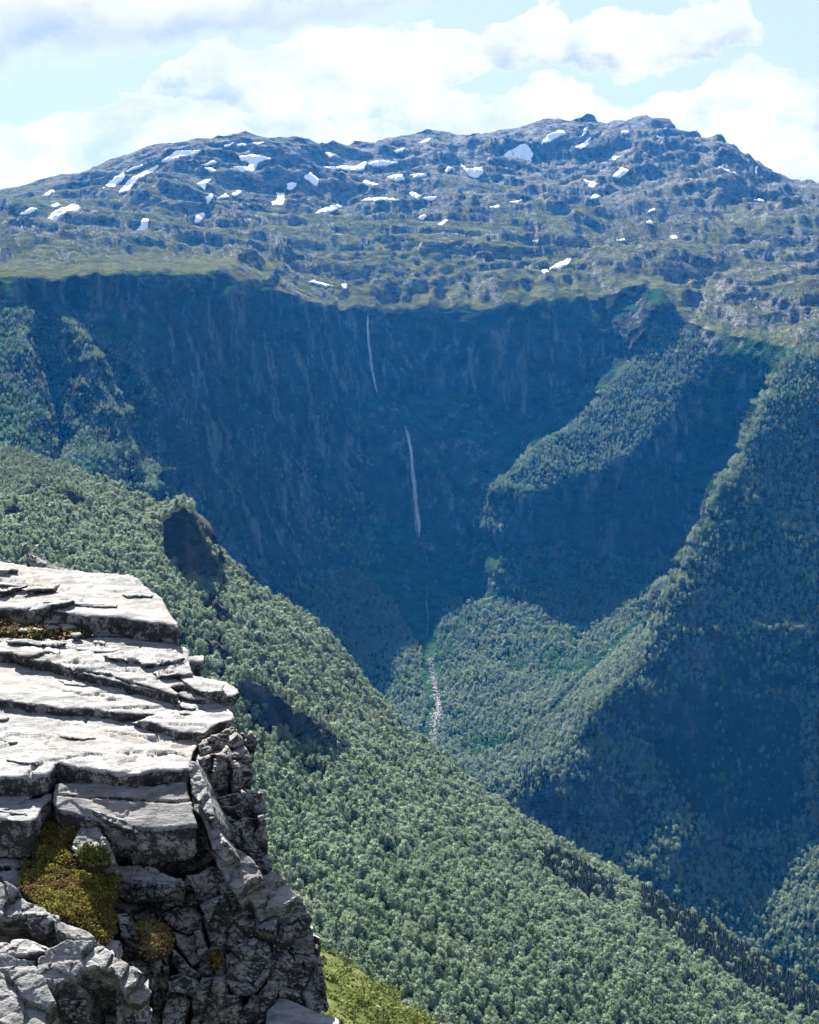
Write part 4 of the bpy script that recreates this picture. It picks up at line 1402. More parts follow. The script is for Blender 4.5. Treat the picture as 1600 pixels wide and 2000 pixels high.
# --- blocks of the cliff edge: outline, (px, py, distance), normal, thickness, material
BLOCKS = [
    # sloping layered step below the front slab
    ([(108, 1528), (180, 1528), (260, 1531), (300, 1532), (366, 1524), (369, 1545), (373, 1562), (340, 1566), (240, 1560), (170, 1556), (104, 1552)], (240, 1535, 15.42), (0.02, -0.40, 0.92), 0.3, M_SPINE),
    ([(104, 1553), (170, 1557), (240, 1561), (340, 1567), (374, 1563), (378, 1585), (386, 1612), (340, 1617), (280, 1620), (240, 1612), (200, 1607), (180, 1597), (150, 1592), (112, 1582), (102, 1565)], (240, 1565, 15.18), (0.02, -0.46, 0.89), 0.35, M_SPINE),
    ([(195, 1610), (240, 1612), (300, 1618), (384, 1612), (372, 1622), (320, 1628), (272, 1634), (230, 1630), (205, 1622)], (290, 1620, 14.95), (0.05, -0.8, 0.6), 0.3, M_BLOCK),
    ([(250, 1640), (300, 1630), (345, 1628), (348, 1640), (320, 1655), (290, 1672), (262, 1668)], (300, 1648, 14.95), (0.05, -0.55, 0.8), 0.3, M_BLOCK),
    # dark recess block, pale spine beside it
    ([(300, 1645), (345, 1624), (385, 1620), (402, 1632), (412, 1657), (414, 1674), (397, 1692), (355, 1704), (320, 1702), (300, 1692)], (355, 1665, 15.5), (-0.1, -0.98, 0.12), 0.6, M_BLOCK),
    ([(370, 1505), (374, 1490), (383, 1490), (397, 1526), (408, 1553), (417, 1591), (412, 1600), (400, 1590), (390, 1571), (374, 1546)], (390, 1540, 15.2), (-0.35, -0.52, 0.78), 0.5, M_SPINE),
    ([(372, 1552), (390, 1573), (402, 1594), (416, 1604), (426, 1616), (435, 1632), (446, 1652), (430, 1668), (412, 1654), (399, 1616), (388, 1587), (374, 1580)], (405, 1610, 14.95), (-0.35, -0.50, 0.79), 0.5, M_SPINE),
    ([(414, 1658), (432, 1670), (448, 1654), (471, 1659), (491, 1677), (502, 1690), (509, 1710), (489, 1717), (457, 1738), (446, 1722), (426, 1690)], (462, 1690, 14.75), (-0.15, -0.50, 0.85), 0.5, M_SPINE),
    # right-hand blocks
    ([(426, 1431), (440, 1420), (455, 1415), (470, 1418), (470, 1439), (446, 1437)], (450, 1428, 16.3), (0.3, -0.75, 0.6), 0.6, M_BLOCK),
    ([(390, 1445), (408, 1438), (426, 1431), (446, 1436), (450, 1452), (430, 1470), (408, 1482), (391, 1480)], (415, 1455, 15.9), (0.1, -0.85, 0.5), 0.6, M_BLOCK),
    ([(391, 1484), (432, 1470), (452, 1453), (466, 1440), (478, 1446), (481, 1460), (489, 1490), (491, 1508), (487, 1540), (471, 1536), (453, 1548), (418, 1558), (412, 1536), (400, 1530)], (440, 1500, 15.75), (0.28, -0.93, 0.2), 0.9, M_BLOCK),
    ([(470, 1433), (490, 1434), (506, 1446), (500, 1455), (498, 1478), (485, 1482), (478, 1455)], (490, 1450, 16.6), (0.2, -0.8, 0.55), 0.7, M_BLOCK),
    ([(415, 1563), (457, 1551), (475, 1553), (491, 1546), (511, 1551), (515, 1571), (517, 1588), (493, 1589), (475, 1598), (444, 1612), (433, 1619), (424, 1609), (419, 1587)], (465, 1580, 15.45), (0.25, -0.85, 0.45), 0.9, M_BLOCK),
    ([(436, 1621), (478, 1600), (511, 1596), (520, 1625), (524, 1647), (526, 1670), (503, 1683), (489, 1670), (469, 1655), (447, 1651)], (485, 1640, 15.25), (0.22, -0.85, 0.46), 0.9, M_BLOCK),
    ([(504, 1686), (526, 1672), (531, 1690), (528, 1706), (512, 1712)], (516, 1692, 15.2), (0.3, -0.9, 0.3), 0.7, M_BLOCK),
    ([(367, 1712), (392, 1705), (425, 1692), (444, 1724), (447, 1736), (430, 1748), (392, 1763), (385, 1752), (375, 1730)], (408, 1728, 14.9), (0.0, -0.8, 0.6), 0.7, M_BLOCK),
    ([(395, 1767), (415, 1757), (442, 1745), (470, 1742), (492, 1757), (502, 1777), (497, 1805), (492, 1830), (475, 1845), (442, 1853), (415, 1850), (407, 1825), (402, 1792)], (450, 1795, 14.75), (0.12, -0.97, 0.2), 0.9, M_BLOCK),
    ([(470, 1739), (460, 1736), (490, 1718), (512, 1714), (530, 1706), (562, 1728), (580, 1750), (560, 1768), (530, 1772), (506, 1782), (494, 1754)], (520, 1740, 14.75), (0.05, -0.50, 0.86), 0.7, M_SPINE),
    ([(506, 1785), (530, 1774), (562, 1770), (582, 1752), (597, 1780), (607, 1800), (592, 1815), (557, 1835), (530, 1840), (500, 1826), (500, 1808)], (550, 1800, 14.75), (0.12, -0.62, 0.77), 0.8, M_BLOCK),
    ([(440, 1860), (495, 1832), (525, 1841), (527, 1875), (520, 1905), (492, 1942), (460, 1942), (440, 1912)], (485, 1885, 14.5), (0.0, -0.85, 0.52), 0.9, M_BLOCK),
    ([(528, 1843), (567, 1838), (572, 1880), (554, 1905), (525, 1918), (523, 1900), (530, 1870)], (548, 1870, 14.7), (0.3, -0.9, 0.3), 0.8, M_BLOCK),
    ([(572, 1833), (594, 1817), (610, 1812), (624, 1840), (627, 1888), (600, 1882), (578, 1872)], (602, 1850, 14.85), (0.3, -0.92, 0.24), 0.8, M_BLOCK),
    ([(556, 1906), (578, 1876), (600, 1884), (628, 1891), (635, 1930), (639, 1972), (625, 1981), (585, 1958), (545, 1946)], (595, 1925, 14.65), (0.15, -0.98, 0.12), 0.9, M_BLOCK),
    ([(550, 1914), (542, 1937), (525, 1972), (505, 2002), (490, 2050), (455, 2050), (468, 1990), (496, 1946), (524, 1920)], (505, 1985, 14.4), (-0.2, -0.7, 0.68), 0.8, M_BLOCK),
    ([(395, 1915), (438, 1915), (442, 1945), (462, 1948), (464, 1990), (452, 2050), (380, 2050), (375, 1945)], (415, 1980, 14.3), (-0.05, -0.97, 0.25), 0.9, M_BLOCK),
    ([(395, 1870), (410, 1855), (437, 1857), (438, 1910), (398, 1910), (385, 1895)], (412, 1885, 14.6), (0.1, -0.88, 0.45), 0.7, M_BLOCK),
    ([(330, 1912), (350, 1902), (372, 1912), (378, 1925), (365, 1938), (335, 1936)], (353, 1922, 14.1), (-0.1, -0.8, 0.6), 0.35, M_BLOCK),
    ([(326, 1946), (357, 1947), (364, 1962), (352, 2000), (360, 2050), (315, 2050), (320, 1985)], (340, 1985, 14.1), (0.0, -0.92, 0.4), 0.6, M_BLOCK),
    ([(300, 1880), (322, 1870), (330, 1900), (322, 1940), (316, 1985), (308, 2040), (296, 2000), (300, 1940)], (312, 1940, 14.3), (0.1, -0.95, 0.25), 0.6, M_BLOCK),
    ([(318, 1788), (345, 1771), (372, 1775), (392, 1795), (388, 1815), (365, 1826), (340, 1815)], (355, 1797, 14.8), (-0.1, -0.85, 0.5), 0.6, M_BLOCK),
    ([(340, 1820), (366, 1829), (392, 1819), (402, 1850), (408, 1856), (394, 1868), (372, 1880), (350, 1850)], (375, 1848, 14.6), (-0.05, -0.8, 0.6), 0.6, M_SPINE),
    ([(340, 1858), (366, 1882), (385, 1898), (375, 1910), (350, 1898), (336, 1880)], (360, 1885, 14.4), (-0.05, -0.8, 0.6), 0.5, M_BLOCK),
    # overhanging slab beside the moss, column under it
    ([(203, 1696), (215, 1692), (250, 1691), (272, 1690), (350, 1715), (352, 1722), (300, 1722), (240, 1714)], (275, 1704, 14.9), (0.0, -0.40, 0.92), 0.3, M_SLAB),
    ([(236, 1718), (300, 1724), (354, 1724), (360, 1732), (325, 1748), (300, 1755), (240, 1757), (230, 1744)], (295, 1740, 14.7), (0.0, -0.85, 0.5), 0.5, M_BLOCK),
    ([(356, 1735), (366, 1716), (376, 1738), (388, 1765), (372, 1772), (345, 1768), (320, 1782), (322, 1755)], (352, 1752, 14.95), (0.0, -0.85, 0.5), 0.5, M_BLOCK),
    ([(232, 1787), (250, 1786), (265, 1822), (275, 1840), (273, 1868), (250, 1873), (225, 1855), (217, 1842), (236, 1830)], (248, 1830, 14.2), (0.2, -0.85, 0.48), 0.6, M_BLOCK),
    ([(275, 1872), (300, 1868), (303, 1890), (298, 1930), (285, 1920), (268, 1892), (252, 1876)], (282, 1895, 14.0), (0.2, -0.85, 0.48), 0.6, M_BLOCK),
    ([(143, 1662), (160, 1622), (190, 1612), (203, 1635), (217, 1660), (222, 1682), (195, 1690), (170, 1684)], (182, 1655, 14.75), (-0.15, -0.42, 0.9), 0.35, M_SLAB),
    # lower left: long lit nose of rock and the blocks under it
    ([(-90, 1712), (0, 1719), (22, 1729), (47, 1750), (82, 1768), (90, 1782), (85, 1790), (50, 1780), (20, 1785), (-90, 1780)], (20, 1755, 13.6), (0.02, -0.48, 0.87), 0.7, M_SPINE),
    ([(50, 1784), (90, 1788), (104, 1800), (108, 1828), (90, 1834), (65, 1828), (52, 1805)], (80, 1808, 13.4), (0.05, -0.9, 0.42), 0.6, M_BLOCK),
    ([(90, 1784), (120, 1790), (150, 1805), (175, 1822), (195, 1840), (170, 1836), (130, 1834), (112, 1826), (106, 1802)], (140, 1814, 13.35), (0.12, -0.45, 0.88), 0.6, M_SPINE),
    ([(-90, 1826), (0, 1822), (40, 1826), (60, 1832), (88, 1848), (86, 1860), (40, 1862), (0, 1856), (-90, 1850)], (20, 1842, 13.0), (0.0, -0.45, 0.9), 0.4, M_SLAB),
    ([(-90, 1852), (0, 1858), (40, 1864), (88, 1862), (92, 1850), (110, 1846), (130, 1838), (170, 1838), (197, 1842), (225, 1865), (255, 1880), (270, 1897), (258, 1915), (236, 1925), (220, 1900), (214, 1890), (155, 1888), (148, 1900), (100, 1922), (92, 1927), (82, 1905), (0, 1893), (-90, 1890)],
     (110, 1875, 12.8), (0.04, -0.46, 0.88), 0.8, M_SPINE),
    ([(238, 1927), (260, 1916), (272, 1899), (288, 1925), (297, 1933), (292, 1948), (278, 1960), (256, 1952)], (270, 1930, 12.75), (0.25, -0.6, 0.75), 0.7, M_SPINE),
    ([(-90, 1893), (0, 1898), (80, 1909), (90, 1930), (104, 1958), (82, 1975), (86, 2010), (60, 2050), (-90, 2060)], (30, 1960, 12.35), (0.05, -0.44, 0.9), 0.8, M_SPINE),
    ([(95, 1932), (102, 1925), (150, 1904), (153, 1926), (170, 1946), (172, 1990), (180, 2050), (88, 2050), (88, 1978), (106, 1960)], (130, 1975, 12.7), (-0.05, -0.9, 0.42), 0.7, M_BLOCK),
    ([(156, 1892), (213, 1893), (222, 1915), (227, 1940), (224, 1990), (232, 2050), (182, 2050), (174, 1950), (157, 1925)], (192, 1960, 13.2), (0.05, -1.0, 0.05), 0.6, M_BLOCK),
    ([(229, 1932), (254, 1956), (256, 1990), (254, 2050), (234, 2050), (226, 1990)], (243, 1990, 12.9), (0.1, -0.95, 0.25), 0.6, M_BLOCK),
    ([(257, 1958), (278, 1964), (290, 1952), (294, 1990), (300, 2050), (256, 2050)], (275, 2000, 12.85), (0.2, -0.95, 0.2), 0.6, M_BLOCK),
    ([(-90, 1603), (0, 1604), (62, 1606), (72, 1602), (70, 1622), (58, 1640), (30, 1640), (0, 1634), (-90, 1634)], (20, 1620, 15.1), (0.05, -0.97, 0.2), 0.4, M_BLOCK),
]
for poly, an, nr, th, mt in BLOCKS:
    poly = widen(poly)
    if an[1] in (1535, 1565):
        rock('rock_slab', poly, face_plane(*an, nr), th, 'top', mt, 0.03, 2.4, None, 1.0, None, 1.0, 0.3, side=M_BLOCK)
    else:
        rock('rock_block', poly, face_plane(*an, nr), th, 'face', mt, 0.010, 2.6, None, 1.0 if mt is M_BLOCK else 0.42, None, 1.0, 0.27 if mt is M_BLOCK else 0.42)
print('rock faces', ROCK_TRIS)
# ------------------------------------------------------------------ snow, water, scree on the far side
from mathutils.bvhtree import BVHTree


def bvh_of(names):
    V, F = [], []
    for nm in names:
        me = far_objs[nm].data
        v = np.empty(len(me.vertices) * 3, np.float32)
        me.vertices.foreach_get('co', v)
        f = np.empty(len(me.loops), np.int32)
        me.loops.foreach_get('vertex_index', f)
        F.append(f.reshape(-1, 4) + sum(len(x) for x in V))
        V.append(v.reshape(-1, 3))
    return BVHTree.FromPolygons(np.concatenate(V).tolist(), np.concatenate(F).tolist())


BVH_M = bvh_of(['mountain'])
BVH_G = bvh_of(['gorge_wall', 'valley_side'])


def hit(bvh, px, py):
    sx, sz = ray_slopes(px, py)
    loc, nn, _i, d = bvh.ray_cast(Vector((0, 0, 0)), Vector((float(sx), 1.0, float(sz))).normalized())
    return loc


sm, st, sb = material('old_snow')
st.put(sb.inputs['Base Color'], st.mix(st.noise(st.new('ShaderNodeNewGeometry').outputs['Position'], 0.08, 5, 0.6), (0.72, 0.74, 0.77), (0.86, 0.87, 0.88)))
M_SNOW = sm
L1 = lambda pts: [(x / 2, y / 2) for x, y in pts]
L2 = lambda pts: [(800 + x / 2, y / 2) for x, y in pts]
SNOW = [
    (L1([(630, 632), (690, 590), (785, 588), (760, 605), (700, 612), (690, 628)]), 'snow patch with a long right-hand tip just under the left-hand dome'),
    (L1([(935, 612), (990, 604), (1058, 618), (1010, 632), (985, 680), (930, 684), (905, 670), (915, 650), (970, 655), (975, 635), (940, 625)]), 'forked snow patch high in the middle of the left-hand dome'),
    (L1([(370, 778), (430, 710), (485, 668), (488, 690), (440, 735), (400, 775)]), 'narrow snow streak slanting down the left shoulder, left one of a pair'),
    (L1([(465, 755), (500, 705), (560, 672), (618, 648), (600, 668), (540, 700), (500, 745)]), 'long snow streak slanting down the left shoulder, right one of a pair'),
    (L1([(165, 875), (215, 825), (295, 795), (318, 815), (290, 842), (240, 850), (205, 868)]), 'ragged snow patch low on the far left shoulder'),
    (L1([(527, 908), (548, 885), (560, 853), (580, 858), (578, 885), (560, 908)]), 'lone wedge of snow low on the left slope above the cliff rim'),
    (L1([(770, 720), (800, 705), (825, 700), (805, 720), (800, 740), (785, 730)]), 'small forked snow patch below the left-hand dome'),
    (L1([(805, 770), (825, 757), (832, 770), (810, 795)]), None), (L1([(850, 775), (880, 757), (895, 768)]), None), (L1([(905, 760), (935, 744), (943, 750), (915, 765)]), None),
    (L1([(760, 868), (765, 840), (795, 832), (800, 842), (780, 868)]), 'small blunt snow patch in a hollow left of the mountain centre'),
    (L1([(1060, 795), (1085, 775), (1080, 755), (1112, 755), (1105, 820), (1080, 822)]), 'upright snow patch in a gully left of the mountain centre'),
    (L1([(1120, 720), (1140, 712), (1160, 715), (1140, 740), (1125, 735)]), None),
    (L1([(1185, 690), (1215, 677), (1228, 690), (1245, 700), (1240, 725), (1215, 712)]), 'compact snow patch near the mountain centre, below a long thin one'),
    (L1([(1228, 838), (1260, 815), (1320, 800), (1338, 808), (1280, 828)]), 'spindle-shaped snow patch in the centre of the mountain slope'),
    (L1([(1250, 655), (1340, 650), (1380, 652), (1430, 633), (1425, 660), (1390, 668), (1330, 658), (1290, 668)]), 'long thin snow band under the saddle, left one of two'),
    (L1([(1440, 640), (1470, 627), (1555, 635), (1510, 645), (1465, 650)]), 'long thin snow band under the saddle, right one of two'),
    (L1([(1418, 712), (1430, 705), (1478, 722), (1440, 727)]), None), (L1([(1510, 690), (1575, 682), (1582, 698), (1545, 705)]), None),
    (L1([(1205, 1100), (1225, 1097), (1300, 1118), (1270, 1117)]), 'thin snow sliver close above the waterfall rim'), (L1([(1335, 1112), (1358, 1112), (1355, 1127), (1338, 1125)]), None),
    (L1([(75, 838), (120, 813), (145, 815), (110, 832)]), 'small snow strip at the far left end of the mountain'), (L1([(165, 765), (205, 742), (215, 748), (185, 766)]), None),
    (L1([(985, 560), (1030, 555), (1010, 564)]), None), (L1([(925, 570), (945, 558), (960, 568)]), None), (L1([(875, 570), (912, 558), (890, 572)]), None),
    (L1([(1540, 590), (1580, 577), (1575, 590), (1550, 596)]), None), (L1([(1270, 598), (1310, 602), (1290, 612)]), None), (L1([(1410, 785), (1440, 775), (1500, 772), (1560, 782), (1480, 782)]), None),
    (L1([(495, 668), (530, 650), (558, 645), (540, 655), (510, 665)]), None), (L1([(200, 805), (225, 795), (235, 800), (210, 810)]), None), (L1([(785, 645), (835, 628), (845, 635), (800, 645)]), None), (L1([(800, 655), (830, 655), (842, 668), (820, 670)]), None),
    (L2([(355, 618), (390, 588), (455, 560), (470, 580), (480, 600), (475, 635), (450, 625), (400, 620)]), 'largest triangular snow field below and left of the summit'),
    (L2([(515, 562), (540, 528), (590, 508), (612, 520), (590, 530), (550, 550)]), 'snow patch just under the summit knob on its left'),
    (L2([(643, 575), (680, 560), (710, 535), (695, 565), (670, 582)]), 'curved snow patch at the right foot of the summit knob'), (L2([(672, 535), (685, 500), (697, 495), (690, 520)]), None),
    (L2([(200, 640), (225, 660), (285, 655), (290, 675), (260, 695), (235, 690), (215, 665)]), 'bowl-shaped snow patch on the slope left of the summit'),
    (L2([(790, 690), (825, 658), (857, 665), (840, 680), (820, 695)]), 'snow patch in a gully to the lower right of the summit'), (L2([(775, 625), (800, 610), (825, 610), (800, 628)]), None),
    (L2([(680, 700), (720, 715), (740, 715), (715, 738), (695, 722)]), 'small pointed snow patch low in the gully under the summit'), (L2([(705, 775), (725, 758), (748, 765), (725, 775)]), None),
    (L2([(550, 1050), (570, 1035), (630, 1008), (625, 1025), (590, 1052)]), 'lowest slanting snow patch in a hollow above the right-hand cliff rim'), (L2([(515, 1058), (535, 1052), (545, 1062), (525, 1068)]), None),
    (L2([(1207, 650), (1245, 665), (1280, 680), (1250, 672)]), 'thin snow line on the right shoulder under a rocky knob'), (L2([(0, 685), (40, 678), (65, 685), (30, 692)]), None), (L2([(135, 672), (150, 652), (167, 655), (145, 675)]), None),
    (L2([(0, 755), (20, 752), (42, 765), (38, 778), (15, 770)]), None), (L2([(50, 772), (105, 767), (100, 778), (60, 782)]), None), (L2([(110, 878), (140, 860), (152, 860), (125, 880)]), None), (L2([(35, 852), (55, 838), (65, 842), (55, 858)]), None),
    (L2([(30, 560), (70, 542), (92, 540), (60, 560)]), None), (L2([(965, 532), (995, 535), (985, 545)]), None), (L2([(830, 515), (850, 510), (857, 515), (840, 522)]), None), (L2([(925, 868), (940, 860), (952, 875)]), None),
    (L2([(930, 830), (955, 815), (958, 822)]), None), (L2([(1020, 925), (1040, 920), (1048, 930), (1030, 935)]), None), (L2([(810, 938), (840, 932), (845, 940)]), None), (L2([(1350, 655), (1360, 650), (1355, 690)]), None),
    (L2([(1345, 780), (1380, 778), (1390, 788)]), None), (L2([(480, 940), (505, 938), (500, 948)]), None), (L2([(313, 810), (350, 802), (345, 812)]), None), (L2([(390, 788), (440, 783), (420, 795)]), None),
]
rng5 = np.random.default_rng(21)
for poly, lab in SNOW:
    bd = densify([tuple(np.array(q_) * 4.0) for q_ in poly], 4.4, 4.2, rng5) / 4.0
    bd = bd + rng5.normal(size=bd.shape) * 0.3
    xs, ys = bd[:, 0], bd[:, 1]
    gxx, gyy = np.meshgrid(np.arange(xs.min(), xs.max(), 1.8), np.arange(ys.min(), ys.max(), 1.4))
    gp = np.stack([gxx.ravel(), gyy.ravel()], 1)
    gp = gp[in_poly(gp[:, 0], gp[:, 1], [tuple(b_) for b_ in bd])]
    if len(gp):
        gp = gp[seg_dist(gp, bd) > 0.6]
    co = np.concatenate([bd, gp]) if len(gp) else bd
    nb = len(bd)
    v2, _e, tris, orig, _a, _b = delaunay_2d_cdt([Vector(c) for c in co], [(i_, (i_ + 1) % nb) for i_ in range(nb)], [], 1, 1e-4)
    pts = [hit(BVH_M, v.x, v.y) for v in v2]
    ok = [t_ for t_ in tris if all(pts[k] is not None for k in t_)]
    if not ok:
        continue
    med = np.median([pp.y for pp in pts if pp is not None])
    V = []
    for v, pp in zip(v2, pts):
        Yh = med if pp is None else min(max(pp.y, med - 45), med + 90)
        V.append(at(v.x, v.y, Yh - 4.0) + np.array([0, 0, 0.8]))
    V = np.array(V)
    bot = V + np.array([0, 3.0, -3.5])
    n0 = len(V)
    F = [tuple(t_) for t_ in ok] + [tuple(n0 + k for k in t_[::-1]) for t_ in ok]
    from collections import Counter
    ec = Counter()
    for t_ in ok:
        for k in range(3):
            ec[(t_[k], t_[(k + 1) % 3])] += 1
    for (a_, b_), c_ in list(ec.items()):
        if (b_, a_) not in ec:
            F.append((b_, a_, a_ + n0, b_ + n0))
    me = mesh_from('snow_patch', np.concatenate([V, bot]), F)
    link('snow_patch', me, M_SNOW, label=lab or 'small white snow fleck among the rocks of the mountain', category='snow patch',
         group='snow patches on the mountain' if lab else 'small snow flecks on the mountain')

# --- falling water
wm, wt, wb_ = material('white_water')
wt.put(wb_.inputs['Base Color'], wt.mix(wt.noise(wt.new('ShaderNodeNewGeometry').outputs['Position'], 0.3, 4, 0.6), (0.48, 0.52, 0.56), (0.82, 0.84, 0.86)))
wb_.inputs['Roughness'].default_value = 0.4
M_WATER = wm


def strands(path, width, count, wpx, rng, lo=0.35):
    """falling or running water: several thin uneven strands over the rock"""
    parts = []
    p_ = np.array(path, float)
    L = np.concatenate([[0], np.cumsum(np.linalg.norm(np.diff(p_, axis=0), axis=1))])
    for c in range(count):
        a = rng.uniform(0, 0.85) if c else 0.0
        b = min(1.0, a + rng.uniform(0.05, 0.28))
        n = max(4, int((b - a) * L[-1] / 5))
        s_ = np.linspace(a, b, n) * L[-1]
        off = rng.uniform(-1, 1) * rng.uniform(0.1, 1.0)
        wob = off * width * (0.35 + 0.65 * (s_ / L[-1])) + 0.5 * width * perlin(np.stack([s_ / 30, np.full(n, c * 3.3), np.full(n, 1.7)], 1))
        x = np.interp(s_, L, p_[:, 0]) + wob
        y = np.interp(s_, L, p_[:, 1])
        V = []
        for k in range(n):
            h_ = hit(BVH_G, x[k], y[k])
            Yh = h_.y - 3.0 if h_ is not None else 2400
            w = wpx * (lo + (1 - lo) * abs(math.sin(k * 1.3 + c))) * (0.4 if k in (0, n - 1) else 1)
            V += [at(x[k] - w, y[k], Yh), at(x[k], y[k], Yh - 1.5), at(x[k] + w, y[k], Yh)]
        F = []
        for k in range(n - 1):
            o = 3 * k
            F += [(o, o + 1, o + 4, o + 3), (o + 1, o + 2, o + 5, o + 4)]
        parts.append((V, F))
    V, F = join(parts)
    return V, F


for nm, path, wd, cnt, wp, lab in (
        ('waterfall', [(719, 612), (718, 640), (722, 680), (726, 715), (732, 748), (737, 768)], 4.6, 80, 0.36, 'upper thin white waterfall dropping from the plateau rim'),
        ('waterfall', [(790, 830), (797, 850), (803, 885), (806, 920), (810, 960), (814, 1000), (820, 1050)], 6.5, 120, 0.36, 'lower longer white waterfall in the shaded gorge')):
    V, F = strands(path, wd, cnt, wp, rng5)
    link(nm, mesh_from(nm, V, F), M_WATER, label=lab, category='waterfall', group='waterfalls in the gorge')
V, F = strands([(737, 768), (755, 790), (775, 812), (790, 830)], 2.0, 4, 0.16, rng5)
link('stream', mesh_from('stream', V, F), M_WATER, kind='structure', label='thin cascade joining the two waterfalls')
V, F = strands([(822, 1055), (840, 1110), (833, 1165), (836, 1215), (830, 1270), (842, 1290), (852, 1335), (857, 1385), (850, 1420), (840, 1478)], 2.5, 5, 0.16, rng5)
link('stream', mesh_from('stream', V, F), M_WATER, kind='structure', label='stony stream running out of the gorge')

# ------------------------------------------------------------------ grassy slope at the foot of the outcrop
def heath_material(name, cols, scale=6.0):
    m, t, bs = material(name)
    P = t.new('ShaderNodeNewGeometry')
    n = t.noise(P.outputs['Position'], scale, 4, 0.6)
    rp = P.outputs['Random Per Island']
    k = t.math('ADD', t.math('MULTIPLY', n, 1.3), t.math('MULTIPLY', t.math('SUBTRACT', rp, 0.5), 0.55))
    c = t.mix(t.step(k, 0.42, 0.60), cols[0], cols[1])
    c = t.mix(t.step(k, 0.62, 0.85), c, cols[2])
    t.put(bs.inputs['Base Color'], c)
    bs.inputs['Roughness'].default_value = 0.6
    tr = t.new('ShaderNodeBsdfTranslucent')
    t.put(tr.inputs[0], c)
    mx = t.new('ShaderNodeMixShader')
    mx.inputs[0].default_value = 0.3
    out = next(x for x in t.n if x.type == 'OUTPUT_MATERIAL')
    t.l.new(bs.outputs[0], mx.inputs[1])
    t.l.new(tr.outputs[0], mx.inputs[2])
    t.l.new(mx.outputs[0], out.inputs[0])
    return m


M_SHRUB = heath_material('slope_shrub_leaves', ((0.035, 0.055, 0.018), (0.08, 0.10, 0.03), (0.15, 0.165, 0.055)), 1.2)
M_MOSSG = heath_material('moss_leaves', ((0.10, 0.055, 0.035), (0.095, 0.088, 0.024), (0.22, 0.205, 0.05)), 4.0)
M_HEATH = heath_material('brown_heath', ((0.10, 0.055, 0.04), (0.19, 0.12, 0.085), (0.20, 0.21, 0.05)), 5.0)
M_MOUND = plain('dark_soil', (0.03, 0.026, 0.016))
slope = ThinPlate([(560, 1790, 95), (640, 1850, 88), (700, 1895, 86), (770, 1945, 82), (830, 1990, 78), (900, 2060, 74), (640, 1950, 66), (720, 2000, 64), (600, 2060, 56), (560, 1900, 74), (850, 2100, 62)], 0.01)
gxs = np.linspace(60, 900, 180)
top = np.interp(gxs, [60, 360, 540, 640, 700, 770, 830, 900], [1600, 1700, 1782, 1858, 1900, 1950, 1995, 2060])
SX = np.repeat(gxs[None], 60, 0)
SY = top[None] + np.linspace(0, 1, 60)[:, None] * (2130 - top)[None]
SP = at(SX, SY, 1 / slope.inv(SX, SY))
SP[..., 2] += 0.5 * fbm(SP * 0.25, 4)
b0 = SP[0]
me = mesh_from('grassy_slope', np.concatenate([np.stack([b0 + np.array([5, 25, -40.0]), b0 + np.array([1, 6, -4.0])]), SP], 0).reshape(-1, 3), grid_faces(62, 180))
gs_m, gs_t, gs_b = material('slope_turf')
gs_t.put(gs_b.inputs['Base Color'], gs_t.mix(gs_t.step(gs_t.noise(gs_t.new('ShaderNodeNewGeometry').outputs['Position'], 0.8, 6, 0.65), 0.35, 0.65), (0.035, 0.045, 0.016), (0.085, 0.092, 0.032)))
link('grassy_slope', me, gs_m, kind='structure', label='steep yellow-green turf slope below the outcrop')
C, N, S = [], [], []
for k in range(620):
    j_, i_ = rng5.integers(0, 52), rng5.integers(60, 172)
    if rng5.uniform() < 0.25 * (SX[j_, i_] < 700):
        continue
    c = SP[j_, i_]
    r = rng5.uniform(0.2, 0.8)
    m_ = 90
    dv = rng5.normal(size=(m_, 3))
    dv /= np.linalg.norm(dv, axis=1)[:, None]
    dv[:, 2] = np.abs(dv[:, 2])
    C.append(c + dv * r * np.array([1, 1, 0.9]) * rng5.uniform(0.6, 1.1, (m_, 1)))
    N.append(dv + 0.7 * rng5.normal(size=(m_, 3)) + np.array([0, 0, 0.4]))
    S.append(rng5.uniform(0.035, 0.075, m_))
jj, ii = rng5.integers(0, 59, 7000), rng5.integers(40, 178, 7000)
C.append(SP[jj, ii] + rng5.normal(size=(7000, 3)) * (0.25, 0.5, 0.05))
N.append(rng5.normal(size=(7000, 3)) + np.array([0, 0, 0.8]))
S.append(rng5.uniform(0.03, 0.06, 7000))
C, N, S = np.concatenate(C), np.concatenate(N), np.concatenate(S)
V, F = quads(C, N, S, rng5.uniform(0.6, 1.3, len(S)), rng5)
link('slope_shrubs', mesh_from('slope_shrubs', V, F, False), M_SHRUB, kind='stuff', label='bright yellow-green shrubs and grass on the slope below the outcrop', category='shrubs')


def slope_plane(px, py, nrm=(0.1, -0.45, 0.88), lift=0.25):
    return face_plane(px, py, float(1 / slope.inv(np.array(px), np.array(py))) - lift, nrm)


STONES = [([(722, 1962), (740, 1963), (755, 1972), (762, 1980), (750, 1990), (738, 1982), (724, 1972)], 'flat grey stone lowest of three on the grassy slope'),
          ([(682, 1944), (694, 1948), (712, 1957), (711, 1963), (700, 1960), (688, 1953)], 'narrow grey stone between two others on the grassy slope'),
          ([(664, 1928), (676, 1929), (683, 1937), (676, 1942), (667, 1940)], 'small pale stone uppermost on the grassy slope'),
          ([(835, 1990), (848, 1987), (862, 1993), (880, 2000), (880, 2016), (838, 2016)], 'dark stone at the right end of the grassy slope')]
stone_objs = []
for poly, lab in STONES:
    o = rock('stone', poly, slope_plane(*poly[0]), 0.6, 'face', M_SLAB if 'dark' not in lab else M_BLOCK, 0.06, 3.0, None, 1.5, None, 0.6, 0.8, parent=None)
    o['label'] = lab
    o['category'] = 'stone'
    o['group'] = 'stones on the grassy slope'
    stone_objs.append(o)

